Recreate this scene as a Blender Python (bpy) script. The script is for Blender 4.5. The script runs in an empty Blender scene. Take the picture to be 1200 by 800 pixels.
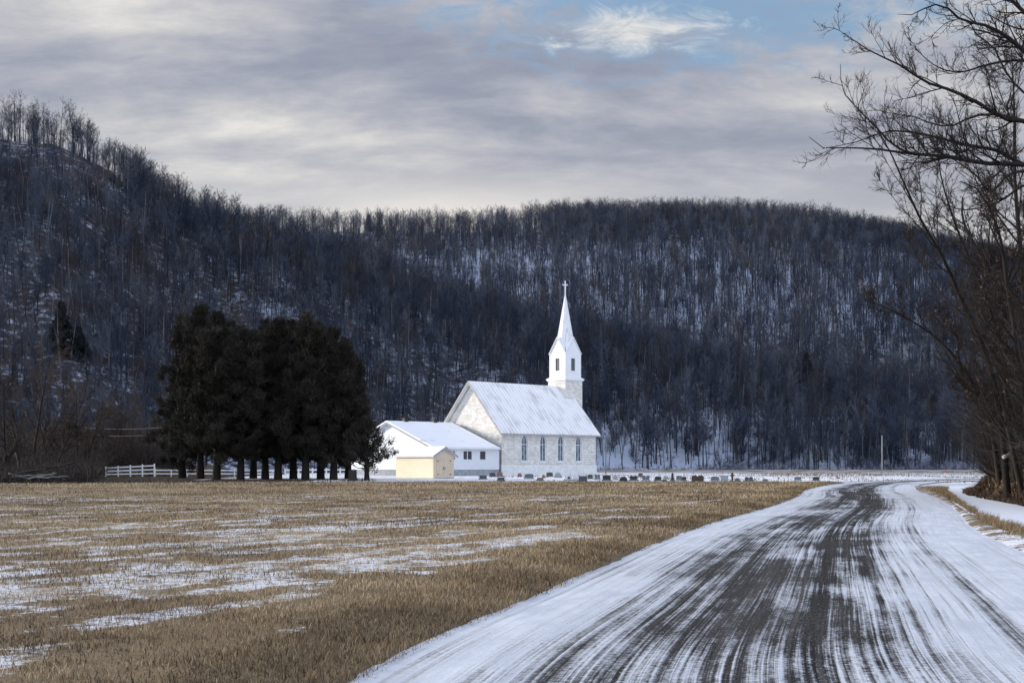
import bpy, math, random
import numpy as np
from mathutils import Vector, Matrix

S = bpy.context.scene
COL = S.collection
R = math.radians
RNG = np.random.default_rng(11)
random.seed(5)
F = 1500.0; HZ = 545.0; CAMH = 1.7        # focal length in photo pixels, horizon row, eye height

def at(px, d):                             # ground x for a bearing given as a photo column
    return (px - 600.0) / F * d
def zat(py, d):
    return CAMH + (HZ - py) / F * d

# ------------------------------------------------------------------ objects
def tag(o, label=None, cat=None, group=None, kind=None):
    if label: o['label'] = label
    if cat: o['category'] = cat
    if group: o['group'] = group
    if kind: o['kind'] = kind
    return o
def link(name, me, mat=None, parent=None):
    o = bpy.data.objects.new(name, me); COL.objects.link(o)
    if mat is not None and me is not None:
        for m in (mat if isinstance(mat, (list, tuple)) else [mat]): me.materials.append(m)
    if parent is not None: o.parent = parent
    return o
def empty(name, loc=(0, 0, 0), rz=0.0):
    o = bpy.data.objects.new(name, None); COL.objects.link(o)
    o.location = loc; o.rotation_euler = (0, 0, rz); o.empty_display_size = .2
    return o
KIDS = {}
def kids(o): return [c for c in bpy.data.objects if c.parent == o]
def copy_tree(o, parent=None, children=None):
    c = o.copy(); COL.objects.link(c)
    if parent is not None: c.parent = parent
    for ch in (children if children is not None else kids(o)):
        copy_tree(ch, c)
    return c

class MB:
    def __init__(s): s.v = []; s.f = []; s.mi = []
    def add(s, vs, fs, mi=0):
        b = len(s.v); s.v += [tuple(p) for p in vs]
        for f in fs: s.f.append([b + i for i in f]); s.mi.append(mi)
    def box(s, x0, x1, y0, y1, z0, z1, mi=0):
        s.add([(x0,y0,z0),(x1,y0,z0),(x1,y1,z0),(x0,y1,z0),(x0,y0,z1),(x1,y0,z1),(x1,y1,z1),(x0,y1,z1)],
              [(0,3,2,1),(4,5,6,7),(0,1,5,4),(1,2,6,5),(2,3,7,6),(3,0,4,7)], mi)
    def prism(s, poly, a, b, axis='y', mi=0):
        """poly of (p,q) extruded along axis from a to b"""
        def P(p, q, t): return {'y': (p, t, q), 'x': (t, p, q), 'z': (p, q, t)}[axis]
        n = len(poly)
        s.add([P(p, q, a) for p, q in poly] + [P(p, q, b) for p, q in poly],
              [tuple(range(n))[::-1], tuple(range(n, 2*n))] + [(i, (i+1) % n, n+(i+1) % n, n+i) for i in range(n)], mi)
    def cyl(s, c0, c1, r0, r1, n=10, mi=0):
        a = Vector(c0); b = Vector(c1); d = (b-a).normalized()
        u = d.orthogonal().normalized(); w = d.cross(u)
        vs = []
        for c, r in ((a, r0), (b, r1)):
            for i in range(n):
                t = 2*math.pi*i/n; vs.append(c + u*math.cos(t)*r + w*math.sin(t)*r)
        s.add(vs, [tuple(range(n))[::-1], tuple(range(n, 2*n))] + [(i, (i+1) % n, n+(i+1) % n, n+i) for i in range(n)], mi)
    def build(s, name, mat, parent=None, smooth=False, bevel=0):
        me = bpy.data.meshes.new(name); me.from_pydata(s.v, [], s.f)
        for p, m in zip(me.polygons, s.mi): p.material_index = m
        import bmesh
        bm = bmesh.new(); bm.from_mesh(me); bmesh.ops.recalc_face_normals(bm, faces=bm.faces)
        if bevel: bmesh.ops.bevel(bm, geom=bm.edges[:], offset=bevel, segments=2, affect='EDGES', clamp_overlap=True)
        bm.to_mesh(me); bm.free()
        if smooth: me.shade_smooth()
        return link(name, me, mat, parent)

def np_mesh(name, V, faces, attrs=None, smooth=False, uv=None):
    """faces: list of int arrays (m,k)"""
    me = bpy.data.meshes.new(name)
    V = np.asarray(V, np.float32).reshape(-1, 3)
    me.vertices.add(len(V)); me.vertices.foreach_set('co', V.ravel())
    faces = [np.asarray(f, np.int32) for f in faces if len(f)]
    loops = np.concatenate([f.ravel() for f in faces])
    tot = np.concatenate([np.full(len(f), f.shape[1], np.int32) for f in faces])
    st = np.concatenate([[0], np.cumsum(tot)[:-1]]).astype(np.int32)
    me.loops.add(len(loops)); me.loops.foreach_set('vertex_index', loops.astype(np.int32))
    me.polygons.add(len(tot)); me.polygons.foreach_set('loop_start', st)
    me.polygons.foreach_set('loop_total', tot)
    if smooth: me.polygons.foreach_set('use_smooth', np.ones(len(tot), bool))
    me.update(calc_edges=True)
    if attrs:
        for k, a in attrs.items():
            at_ = me.attributes.new(k, 'FLOAT', 'POINT'); at_.data.foreach_set('value', np.asarray(a, np.float32))
    if uv is not None:
        l = me.uv_layers.new(name='UVMap'); l.data.foreach_set('uv', np.asarray(uv, np.float32)[loops].ravel())
    me.validate()
    return me

def grid_mesh(name, X, Y, Z, attrs=None, uv=None, mask=None):
    n, m = X.shape
    V = np.stack([X, Y, Z], -1).reshape(-1, 3)
    i = np.arange(n*m).reshape(n, m)
    q = np.stack([i[:-1, :-1], i[:-1, 1:], i[1:, 1:], i[1:, :-1]], -1).reshape(-1, 4)
    if mask is not None: q = q[mask.reshape(-1)]
    at_ = {k: a.reshape(-1) for k, a in attrs.items()} if attrs else None
    return np_mesh(name, V, [q], at_, True, uv.reshape(-1, 2) if uv is not None else None)

# ------------------------------------------------------------------ noise (numpy value noise)
_P = np.random.default_rng(3).random((257, 257))
def vnoise(x, y):
    xi = np.floor(x).astype(int); yi = np.floor(y).astype(int)
    fx = x - xi; fy = y - yi; fx = fx*fx*(3-2*fx); fy = fy*fy*(3-2*fy)
    g = lambda a, b: _P[a % 257, b % 257]
    return (g(xi, yi)*(1-fx)+g(xi+1, yi)*fx)*(1-fy)+(g(xi, yi+1)*(1-fx)+g(xi+1, yi+1)*fx)*fy
def fbm(x, y, o=4):
    s = 0; a = .5; t = 0
    for k in range(o):
        s = s + a*vnoise(x*2**k+17.3*k, y*2**k+9.1*k); t += a; a *= .5
    return s/t
def sstep(a, b, x):
    t = np.clip((x-a)/(b-a), 0, 1); return t*t*(3-2*t)

# ------------------------------------------------------------------ material helper
class NT:
    def __init__(s, nt): s.nt = nt; s.n = nt.nodes; s.l = nt.links
    def node(s, t, **kw):
        n = s.n.new(t)
        for k, v in kw.items(): setattr(n, k, v)
        return n
    def set(s, sock, v):
        if isinstance(v, bpy.types.NodeSocket): s.l.new(v, sock)
        elif v is not None:
            if sock.type == 'RGBA' and len(v) == 3: v = (*v, 1)
            sock.default_value = v
    def math(s, op, a, b=None, c=None, clamp=False):
        n = s.node('ShaderNodeMath', operation=op); n.use_clamp = clamp
        s.set(n.inputs[0], a)
        if b is not None: s.set(n.inputs[1], b)
        if c is not None: s.set(n.inputs[2], c)
        return n.outputs[0]
    def mix(s, f, a, b, mode='MIX'):
        n = s.node('ShaderNodeMix', data_type='RGBA', blend_type=mode)
        s.set(n.inputs[0], f); s.set(n.inputs[6], a); s.set(n.inputs[7], b); return n.outputs[2]
    def noise(s, vec, scale, detail=4, rough=.55, dist=0):
        n = s.node('ShaderNodeTexNoise'); s.set(n.inputs['Vector'], vec)
        n.inputs['Scale'].default_value = scale; n.inputs['Detail'].default_value = detail
        n.inputs['Roughness'].default_value = rough; n.inputs['Distortion'].default_value = dist
        return n.outputs[0]
    def maprange(s, v, a, b, c=0., d=1., smooth=True):
        n = s.node('ShaderNodeMapRange'); n.interpolation_type = 'SMOOTHSTEP' if smooth else 'LINEAR'
        s.set(n.inputs[0], v); s.set(n.inputs[1], a); s.set(n.inputs[2], b); s.set(n.inputs[3], c); s.set(n.inputs[4], d)
        return n.outputs[0]
    def ramp(s, v, stops, interp='LINEAR'):
        n = s.node('ShaderNodeValToRGB'); r = n.color_ramp; r.interpolation = interp
        while len(r.elements) > 1: r.elements.remove(r.elements[-1])
        for i, (p, c) in enumerate(stops):
            e = r.elements[0] if i == 0 else r.elements.new(p)
            e.position = p; e.color = (*c, 1) if isinstance(c, (tuple, list)) else (c, c, c, 1)
        s.set(n.inputs[0], v); return n.outputs[0]
    def mapping(s, vec, scale=(1, 1, 1), rot=(0, 0, 0), loc=(0, 0, 0)):
        n = s.node('ShaderNodeMapping'); s.set(n.inputs[0], vec)
        n.inputs[1].default_value = loc; n.inputs[2].default_value = rot; n.inputs[3].default_value = scale
        return n.outputs[0]
    def attr(s, name):
        n = s.node('ShaderNodeAttribute', attribute_name=name); return n.outputs['Fac']
    def obj(s): return s.node('ShaderNodeTexCoord').outputs['Object']
    def pos(s): return s.node('ShaderNodeNewGeometry').outputs['Position']
    def sep(s, v):
        n = s.node('ShaderNodeSeparateXYZ'); s.set(n.inputs[0], v); return n.outputs
    def comb(s, x, y, z):
        n = s.node('ShaderNodeCombineXYZ')
        for i, v in enumerate((x, y, z)): s.set(n.inputs[i], v)
        return n.outputs[0]

def material(name, fn):
    """fn(g) -> dict(color, rough, bump(height, strength, dist), spec, ...)"""
    m = bpy.data.materials.new(name); m.use_nodes = True
    g = NT(m.node_tree); b = g.n['Principled BSDF']
    r = fn(g)
    g.set(b.inputs['Base Color'], r['color'])
    g.set(b.inputs['Roughness'], r.get('rough', .8))
    g.set(b.inputs['Specular IOR Level'], r.get('spec', .3))
    if 'metal' in r: g.set(b.inputs['Metallic'], r['metal'])
    if 'sub' in r: g.set(b.inputs['Subsurface Weight'], r['sub'])
    if 'bump' in r:
        h, st, ds = r['bump']
        n = g.node('ShaderNodeBump'); g.set(n.inputs['Height'], h)
        n.inputs['Strength'].default_value = st; n.inputs['Distance'].default_value = ds
        g.l.new(n.outputs[0], b.inputs['Normal'])
    return m
def plain(name, c, rough=.7, var=.25, scale=3., spec=.3):
    def f(g):
        v = g.noise(g.obj(), scale, 5)
        lo = tuple(x*(1-var) for x in c); hi = tuple(min(1, x*(1+var)) for x in c)
        return dict(color=g.ramp(v, [(.3, lo), (.7, hi)]), rough=rough, spec=spec, bump=(v, .2, .02))
    return material(name, f)

SNOW = (.64, .67, .73)
def rnd_bark(name, c0, c1, scale=(6, 6, 1.2)):
    def f(g):
        rn = g.node('ShaderNodeObjectInfo').outputs['Random']
        v = g.noise(g.mapping(g.obj(), scale), 1.5, 4)
        c = g.mix(rn, c0, c1)
        c = g.mix(g.maprange(v, .3, .7), g.mix(.35, c, (0, 0, 0)), c)
        return dict(color=c, rough=.9, spec=.15)
    return material(name, f)
def far_bark(name, hues):
    def f(g):
        rn = g.node('ShaderNodeObjectInfo').outputs['Random']
        n = len(hues); st = [(i/n, h) for i, h in enumerate(hues)]
        return dict(color=g.ramp(rn, st, 'CONSTANT'), rough=.9, spec=.1)
    return material(name, f)
M = {}
M['bark_far'] = far_bark('bark_far', [(.026, .031, .048), (.044, .052, .073), (.095, .105, .13), (.033, .035, .044), (.058, .066, .088), (.17, .178, .195)])  # cool blue of the shaded hills is mixed into these bark colours
M['twig_far'] = far_bark('twig_far', [(.032, .042, .070), (.052, .066, .097), (.09, .104, .137), (.058, .054, .058), (.041, .053, .083), (.12, .134, .163), (.068, .058, .055)])  # twigs blued likewise, the hillside's cool shade put into the colour
M['bark_pale'] = rnd_bark('bark_pale', (.30, .30, .32), (.42, .42, .42))
M['bark_dark'] = rnd_bark('bark_dark', (.022, .018, .016), (.04, .033, .028))
M['twig_dark'] = rnd_bark('twig_dark', (.026, .021, .02), (.044, .036, .034))
M['twig_brown'] = rnd_bark('twig_brown', (.05, .038, .032), (.085, .062, .05))
def f_tint(stops, rough=.85, spec=.2):
    def f(g):
        return dict(color=g.ramp(g.attr('tint'), stops), rough=rough, spec=spec)
    return f
M['cedar'] = material('cedar', f_tint([(0, (.010, .011, .008)), (.4, (.024, .022, .016)), (.7, (.038, .032, .024)), (1, (.060, .055, .048))]))
M['conifer'] = material('conifer', f_tint([(0, (.012, .017, .02)), (1, (.028, .036, .036))]))
M['dead_leaf'] = material('dead_leaf', f_tint([(0, (.035, .022, .016)), (.6, (.075, .042, .026)), (1, (.13, .07, .04))]))
M['stubble'] = material('stubble', f_tint([(0, (.06, .043, .028)), (.25, (.18, .123, .066)), (.55, (.38, .28, .16)), (.93, (.60, .49, .33)), (1, (.62, .60, .56))]))
M['verge_grass'] = material('verge_grass', f_tint([(0, (.09, .06, .032)), (.5, (.2, .14, .075)), (1, (.36, .28, .17))]))
M['frost_brush'] = material('frost_brush', f_tint([(0, (.03, .03, .045)), (.62, (.08, .085, .12)), (.85, (.28, .32, .42)), (1, (.55, .6, .7))]))
M['dark_brush'] = material('dark_brush', f_tint([(0, (.016, .014, .014)), (.6, (.036, .03, .028)), (1, (.09, .074, .063))]))
M['bank_leaf'] = material('bank_leaf', f_tint([(0, (.03, .02, .014)), (.5, (.075, .047, .03)), (.85, (.15, .1, .065)), (1, (.3, .24, .17))]))
M['pale_wood'] = plain('pale_wood', (.40, .37, .33), .85, .3)
M['grey_wood'] = plain('grey_wood', (.20, .195, .19), .85, .3)
M['stump_wood'] = plain('stump_wood', (.03, .026, .022), .9, .3)
M['white_paint'] = plain('white_paint', (.80, .81, .82), .5, .06)
M['glass_dark'] = plain('glass_dark', (.035, .045, .055), .15, .3, 2, .5)
M['fascia'] = plain('fascia', (.36, .36, .36), .7, .2)
M['metal_dark'] = plain('metal_dark', (.03, .03, .034), .6, .3)

def f_stone(g):
    # coursed limestone blocks; works on box-mapped object coordinates
    p = g.sep(g.obj()); nrm = g.sep(g.node('ShaderNodeTexCoord').outputs['Normal'])
    ax = g.math('GREATER_THAN', g.math('ABSOLUTE', nrm[0]), .7)
    hor = g.math('ADD', g.math('MULTIPLY', p[1], ax), g.math('MULTIPLY', p[0], g.math('SUBTRACT', 1., ax)))
    vec = g.comb(hor, p[2], 0.)
    b = g.node('ShaderNodeTexBrick'); g.set(b.inputs['Vector'], vec)
    b.inputs['Scale'].default_value = 1.0; b.inputs['Brick Width'].default_value = .62; b.inputs['Row Height'].default_value = .27
    b.inputs['Mortar Size'].default_value = .022; b.inputs['Mortar Smooth'].default_value = .3
    b.offset = .43
    g.set(b.inputs['Color1'], (.66, .625, .56)); g.set(b.inputs['Color2'], (.85, .84, .80)); g.set(b.inputs['Mortar'], (.45, .43, .39))
    n1 = g.noise(g.obj(), 1.1, 5); n2 = g.noise(g.obj(), 7, 5)
    c = g.mix(g.maprange(n1, .52, .78, 0, .5), b.outputs['Color'], (.55, .50, .43))
    c = g.mix(g.maprange(n1, .3, .5, .8, 0), c, (.87, .86, .84))
    c = g.mix(g.maprange(n2, .62, .8, 0, .3), c, (.45, .42, .38))
    h = g.math('ADD', g.math('MULTIPLY', b.outputs['Fac'], -1.), g.math('MULTIPLY', n2, .6))
    return dict(color=c, rough=.85, spec=.2, bump=(h, .6, .05))
M['limestone'] = material('limestone', f_stone)
M['plinth_stone'] = plain('plinth_stone', (.76, .76, .74), .85, .14, 2.5)

def f_snowroof(g):
    p = g.obj(); x = g.sep(p)
    # standing-seam metal dusted by snow: seams run down the slope
    w = g.math('ABSOLUTE', g.math('SUBTRACT', g.math('FRACT', g.math('MULTIPLY', x[0], 1.55)), .5))
    seam = g.maprange(w, .36, .47)
    n = g.noise(g.mapping(p, (1.2, .28, .28)), 1.6, 6, .6)
    n2 = g.noise(p, .35, 3)
    bare = g.maprange(g.math('ADD', g.math('ADD', g.math('MULTIPLY', n, .75), g.math('MULTIPLY', n2, .5)), g.math('MULTIPLY', seam, .12)), .60, .86)
    c = g.mix(bare, (.87, .87, .865), (.56, .55, .54))
    c = g.mix(g.math('MULTIPLY', seam, .34), c, (.42, .42, .45))
    return dict(color=c, rough=.6, spec=.3, bump=(g.math('ADD', seam, g.math('MULTIPLY', n, .3)), .35, .05))
M['roof_snowy'] = material('roof_snowy', f_snowroof)
def f_snowcover(g):
    n = g.noise(g.mapping(g.obj(), (.5, 1, 1)), .8, 6)
    c = g.mix(g.maprange(n, .60, .74), (.87, .88, .90), (.60, .60, .63))
    return dict(color=c, rough=.6, spec=.2, bump=(n, .2, .05))
M['roof_snow'] = material('roof_snow', f_snowcover)
def f_siding(c0, pitch):
    def f(g):
        z = g.sep(g.obj())[2]
        fr = g.math('FRACT', g.math('MULTIPLY', z, 1/pitch))
        n = g.noise(g.mapping(g.obj(), (.4, .4, 2)), 2, 5)
        c = g.mix(g.maprange(n, .35, .75, 0, .25), c0, tuple(x*.72 for x in c0))
        c = g.mix(g.maprange(fr, .0, .1, .35, 0), c, tuple(x*.5 for x in c0))
        return dict(color=c, rough=.6, spec=.3, bump=(fr, .4, .02))
    return f
M['siding_white'] = material('siding_white', f_siding((.80, .83, .86), .2))
M['belfry_white'] = material('belfry_white', f_siding((.84, .85, .86), .22))
M['siding_cream'] = material('siding_cream', f_siding((.86, .79, .60), .25))
M['shed_door'] = plain('shed_door', (.66, .54, .40), .7, .12, 5)
M['shed_front'] = material('shed_front', f_siding((.70, .60, .46), .25))
M['block_grey'] = plain('block_grey', (.33, .35, .37), .85, .25)
def f_spire(g):
    n = g.noise(g.mapping(g.obj(), (3, 3, .5)), 1.6, 5)
    c = g.mix(g.maprange(n, .5, .7), (.80, .80, .80), (.50, .46, .41))
    return dict(color=c, rough=.5, spec=.4)
M['spire_metal'] = material('spire_metal', f_spire)
def f_lancet(g):
    p = g.sep(g.obj())
    z = g.math('FRACT', g.math('MULTIPLY', p[2], 2.2))
    n = g.noise(g.obj(), 2.5, 3)
    c = g.mix(g.maprange(n, .4, .6), (.06, .10, .13), (.17, .24, .28))
    c = g.mix(g.maprange(z, .0, .12, .7, 0), c, (.03, .03, .035))
    return dict(color=c, rough=.2, spec=.6)
M['lancet_glass'] = material('lancet_glass', f_lancet)
M['louver'] = material('louver', f_siding((.10, .11, .13), .16))

# ground-like materials --------------------------------------------------------
def snow_bump(g, n): return (n, .25, .05)
def f_ground(g):
    p = g.pos()
    n = g.noise(g.mapping(p, (.6, 1.6, 1)), .18, 8, .62); n2 = g.noise(p, 1.7, 6, .65)
    s = g.math('ADD', g.math('MULTIPLY', n, .7), g.math('MULTIPLY', n2, .35))
    grass = g.mix(g.noise(p, 6, 4), (.10, .075, .045), (.22, .17, .10))
    c = g.mix(g.maprange(s, .54, .64), SNOW, grass)
    return dict(color=c, rough=.8, spec=.2, bump=(n2, .4, .08))
M['ground'] = material('ground', f_ground)
def f_yard(g):
    p = g.pos()
    n2 = g.noise(p, .9, 6, .65); n = g.noise(p, .2, 3)
    c = g.mix(g.maprange(g.math('ADD', g.math('MULTIPLY', n2, .6), g.math('MULTIPLY', n, .4)), .52, .62), (.72, .74, .78), (.20, .16, .11))
    return dict(color=c, rough=.8, spec=.2, bump=(n2, .3, .06))
M['yard'] = material('yard', f_yard)
def f_litter(g):
    p = g.pos(); n = g.noise(p, .7, 8, .7); n2 = g.noise(p, 5, 4)
    c = g.mix(n2, (.028, .021, .015), (.075, .055, .038))
    c = g.mix(g.maprange(n, .60, .68), c, (.62, .66, .72))
    return dict(color=c, rough=.9, spec=.1, bump=(n2, .6, .08))
M['litter'] = material('litter', f_litter)
def f_bank(g):
    p = g.pos(); n = g.noise(p, 1.6, 8, .7); n2 = g.noise(p, 9, 5, .7)
    c = g.ramp(n2, [(.3, (.04, .026, .017)), (.5, (.085, .055, .035)), (.7, (.16, .105, .065))])
    c = g.mix(g.maprange(n, .64, .70), c, (.6, .63, .68))
    return dict(color=c, rough=.9, spec=.1, bump=(g.math('ADD', n2, n), .9, .15))
M['bank'] = material('bank', f_bank)
def f_berm(g):
    p = g.pos(); n = g.noise(g.mapping(p, (.3, 1, 1)), .8, 6)
    c = g.mix(g.maprange(n, .4, .62), (.20, .155, .105), (.42, .40, .37))
    return dict(color=c, rough=.9)
M['berm'] = material('berm', f_berm)
def f_field(g):
    p = g.pos(); sn = g.attr('snow')
    a = g.noise(p, 9, 6, .7); b = g.noise(p, 45, 3, .6); c0 = g.noise(p, .35, 4)
    soil = g.ramp(b, [(.3, (.06, .042, .025)), (.48, (.16, .115, .066)), (.68, (.31, .235, .145))])
    soil = g.mix(g.maprange(c0, .35, .65, 0, .35), soil, (.20, .16, .105))
    m = g.noise(p, 2.2, 5, .65)
    t = g.math('ADD', g.math('ADD', sn, .06), g.math('MULTIPLY', g.math('SUBTRACT', g.math('ADD', g.math('ADD', g.math('MULTIPLY', a, .42), g.math('MULTIPLY', b, .28)), g.math('MULTIPLY', m, .3)), .5), 2.3))
    c = g.mix(g.maprange(t, .40, .60), soil, (.66, .69, .75))
    return dict(color=c, rough=.85, spec=.15, bump=(g.math('ADD', a, b), .7, .05))
M['field'] = material('field', f_field)
def f_road(g):
    uv = g.node('ShaderNodeUVMap'); uv.uv_map = 'UVMap'
    s = g.sep(uv.outputs[0]); u = s[0]; v = s[1]             # u metres across, v metres along
    wob = g.math('MULTIPLY', g.math('SUBTRACT', g.noise(g.comb(0., g.math('MULTIPLY', v, .022), 0.), 1., 2), .5), .55)
    uw = g.math('ADD', u, wob)
    n1 = g.noise(g.comb(g.math('MULTIPLY', uw, 3.4), g.math('MULTIPLY', v, .016), 0.), 1., 3, .55)
    n2 = g.noise(g.comb(g.math('MULTIPLY', uw, 11.), g.math('MULTIPLY', v, .055), 3.), 1., 4, .6)
    n3 = g.noise(g.comb(g.math('MULTIPLY', u, 2.2), g.math('MULTIPLY', v, .62), 7.), 1., 7, .7)      # wind drift, crosswise
    n4 = g.noise(g.comb(u, v, 1.), 16., 5, .75)
    n5 = g.noise(g.comb(g.math('MULTIPLY', uw, 26.), g.math('MULTIPLY', v, .16), 5.), 1., 3, .6)
    n6 = g.noise(g.comb(g.math('MULTIPLY', u, .55), g.math('MULTIPLY', v, .16), 9.), 1., 4, .6)
    prof = g.ramp(g.math('DIVIDE', u, 8.0), [(0, .20), (.05, .26), (.12, .24), (.17, .42), (.25, .58), (.33, .70), (.39, .56), (.46, .78), (.54, .70), (.60, .42), (.65, .24), (.70, .46), (.74, .20), (.82, .12), (.88, .22), (.93, .12), (1, .12)])
    am = g.math('ADD', .42, g.math('MULTIPLY', prof, 1.25))
    q = g.math('ADD', g.math('MULTIPLY', g.math('SUBTRACT', n1, .5), .80), g.math('MULTIPLY', g.math('SUBTRACT', n2, .5), .85))
    q = g.math('ADD', q, g.math('ADD', g.math('MULTIPLY', g.math('SUBTRACT', n3, .5), .85), g.math('MULTIPLY', g.math('SUBTRACT', n4, .5), .95)))
    q = g.math('ADD', q, g.math('ADD', g.math('MULTIPLY', g.math('SUBTRACT', n5, .5), .95), g.math('MULTIPLY', g.math('SUBTRACT', n6, .5), 1.1)))
    t = g.math('ADD', prof, g.math('MULTIPLY', q, am))
    bare = g.maprange(t, .22, .78)
    asp = g.mix(g.maprange(g.math('ADD', g.math('MULTIPLY', n4, .6), g.math('MULTIPLY', n6, .4)), .38, .62), (.008, .008, .0095), (.05, .048, .047))
    asp = g.mix(g.maprange(n2, .52, .75, 0, .4), asp, (.17, .165, .165))
    asp = g.mix(g.maprange(g.noise(g.comb(u, g.math('MULTIPLY', v, .45), 2.), 34., 3, .7), .56, .68, 0, .5), asp, (.32, .32, .33))
    sn = g.mix(g.maprange(n3, .3, .7), (.43, .465, .53), (.60, .635, .695))
    sn = g.mix(g.maprange(n2, .5, .72, 0, .45), sn, (.40, .385, .37))
    sn = g.mix(g.maprange(n5, .5, .75, 0, .4), sn, (.36, .37, .40))
    c = g.mix(bare, sn, asp)
    h = g.math('ADD', g.math('MULTIPLY', bare, -1.), g.math('ADD', g.math('MULTIPLY', n4, .4), g.math('MULTIPLY', n3, .6)))
    return dict(color=c, rough=.9, spec=g.maprange(bare, 0., 1., .15, .03), bump=(h, .5, .03))
M['road'] = material('road', f_road)
def f_drive(g):
    p = g.pos(); n = g.noise(p, 1.3, 6, .6)
    c = g.mix(g.maprange(n, .62, .72, 0, .7), (.60, .63, .70), (.3, .24, .16))
    return dict(color=c, rough=.8, spec=.2, bump=(n, .3, .06))
def f_verge(g):
    p = g.pos(); n = g.noise(p, .8, 7, .68); n2 = g.noise(p, 14, 5, .7)
    c = g.ramp(n2, [(.3, (.06, .045, .03)), (.5, (.16, .12, .075)), (.7, (.28, .22, .15))])
    far = g.maprange(g.sep(p)[1], 24., 40., .10, -.04)
    c = g.mix(g.maprange(g.math('ADD', g.math('ADD', n, far), g.math('MULTIPLY', g.math('SUBTRACT', n2, .5), .5)), .50, .58), c, (.62, .65, .71))
    return dict(color=c, rough=.85, spec=.15, bump=(n2, .5, .05))
M['verge'] = material('verge', f_verge)
M['drive'] = material('drive', f_drive)
def f_hill(g):
    p = g.pos(); sa = g.attr('snow')
    n = g.noise(p, .11, 8, .68); n2 = g.noise(p, .5, 6, .7)
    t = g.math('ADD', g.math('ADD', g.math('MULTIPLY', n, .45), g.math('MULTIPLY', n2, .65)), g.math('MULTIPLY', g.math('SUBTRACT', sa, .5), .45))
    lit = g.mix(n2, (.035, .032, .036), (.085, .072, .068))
    c = g.mix(g.maprange(t, .50, .64), lit, (.43, .48, .585))  # snow colour darkened and blued to carry the shade of the slope
    return dict(color=c, rough=.9, spec=.1, bump=(n2, .5, .6))
M['hill'] = material('hill', f_hill)
def f_rock(g):
    n = g.noise(g.mapping(g.obj(), (.5, .5, 2)), .8, 7, .65)
    c = g.ramp(n, [(.3, (.022, .021, .024)), (.55, (.06, .055, .058)), (.75, (.13, .12, .12))])
    up = g.sep(g.node('ShaderNodeNewGeometry').outputs['Normal'])[2]
    c = g.mix(g.maprange(g.math('ADD', up, g.math('MULTIPLY', n, .5)), .95, 1.15), c, (.66, .71, .8))
    return dict(color=c, rough=.9, bump=(n, .8, .4))
M['rock'] = material('rock', f_rock)

# ------------------------------------------------------------------ camera
cam = bpy.data.cameras.new('camera'); co = bpy.data.objects.new('camera', cam); COL.objects.link(co)
co.location = (0, 0, CAMH); co.rotation_euler = (R(90), 0, 0)
cam.sensor_fit = 'HORIZONTAL'; cam.sensor_width = 36; cam.lens = 45
cam.shift_y = 145/1200; cam.clip_end = 6000; cam.clip_start = .1
S.camera = co

# ------------------------------------------------------------------ light and sky
SUN_AZ, SUN_EL = -68, 14                  # degrees: bearing from straight ahead (left is minus), height
sd = Vector((math.sin(R(SUN_AZ))*math.cos(R(SUN_EL)), math.cos(R(SUN_AZ))*math.cos(R(SUN_EL)), math.sin(R(SUN_EL))))
sl = bpy.data.lights.new('sun', 'SUN'); sl.energy = 4.1; sl.angle = R(6); sl.color = (1, .91, .78)
so = bpy.data.objects.new('sun', sl); COL.objects.link(so); so.rotation_euler = sd.to_track_quat('Z', 'Y').to_euler()
w = bpy.data.worlds.new('World'); S.world = w; w.use_nodes = True
g = NT(w.node_tree)
for n in list(g.n): g.n.remove(n)
out = g.node('ShaderNodeOutputWorld'); bg = g.node('ShaderNodeBackground')
tc = g.node('ShaderNodeTexCoord').outputs['Generated']
d = g.sep(tc)
sky = g.node('ShaderNodeTexSky'); sky.sky_type = 'NISHITA'; sky.sun_disc = False
sky.sun_elevation = R(SUN_EL); sky.sun_rotation = R(SUN_AZ)
sky.air_density = 1.0; sky.dust_density = .6; sky.ozone_density = 2
K = 10.0                                  # cloud radiances are written before the 0.1 background strength
el = g.math('MAXIMUM', d[2], 0.0)
den = g.math('ADD', el, .26)
pl = g.comb(g.math('DIVIDE', d[0], den), g.math('DIVIDE', d[1], den), 0.)
n1 = g.noise(g.mapping(pl, (.65, 1.0, 1), (0, 0, R(10)), (41., 3., 0)), 1.9, 7, .55, .25)
n2 = g.noise(g.mapping(pl, (.7, 1.5, 1), (0, 0, R(-9)), (2., 40., 0)), 4.0, 8, .62, .25)
n3 = g.noise(g.mapping(pl, (.8, 1.6, 1), (0, 0, 0), (1.2, 9.4, 0)), 8., 6, .62, .5)
cov = g.math('ADD', g.math('ADD', g.math('MULTIPLY', n1, .55), g.math('MULTIPLY', n2, .34)), g.math('MULTIPLY', n3, .11))
cl = g.ramp(cov, [(.38, (.225, .25, .325)), (.44, (.28, .30, .37)), (.485, (.355, .37, .425)), (.525, (.44, .445, .475)), (.57, (.555, .55, .55)), (.63, (.76, .735, .69))])
# paler, slightly warm air low over the ridge
low = g.maprange(el, .17, .26, 1., 0.)
cl = g.mix(g.math('MULTIPLY', low, .5), cl, (.57, .565, .565))
n3b = g.noise(g.mapping(tc, (9, 9, 24)), 2.6, 8, .66, .8)
def around(az, e, ra, re, a, b):
    """1 near a bearing (degrees) / elevation (degrees) on the dome"""
    azn = g.math('ARCTAN2', d[0], d[1]); eln = g.math('ARCSINE', d[2])
    x = g.math('DIVIDE', g.math('SUBTRACT', azn, R(az)), R(ra)); y = g.math('DIVIDE', g.math('SUBTRACT', eln, R(e)), R(re))
    r = g.math('SQRT', g.math('ADD', g.math('MULTIPLY', x, x), g.math('MULTIPLY', y, y)))
    return r, g.maprange(r, a, b, 1., 0.)
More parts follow.
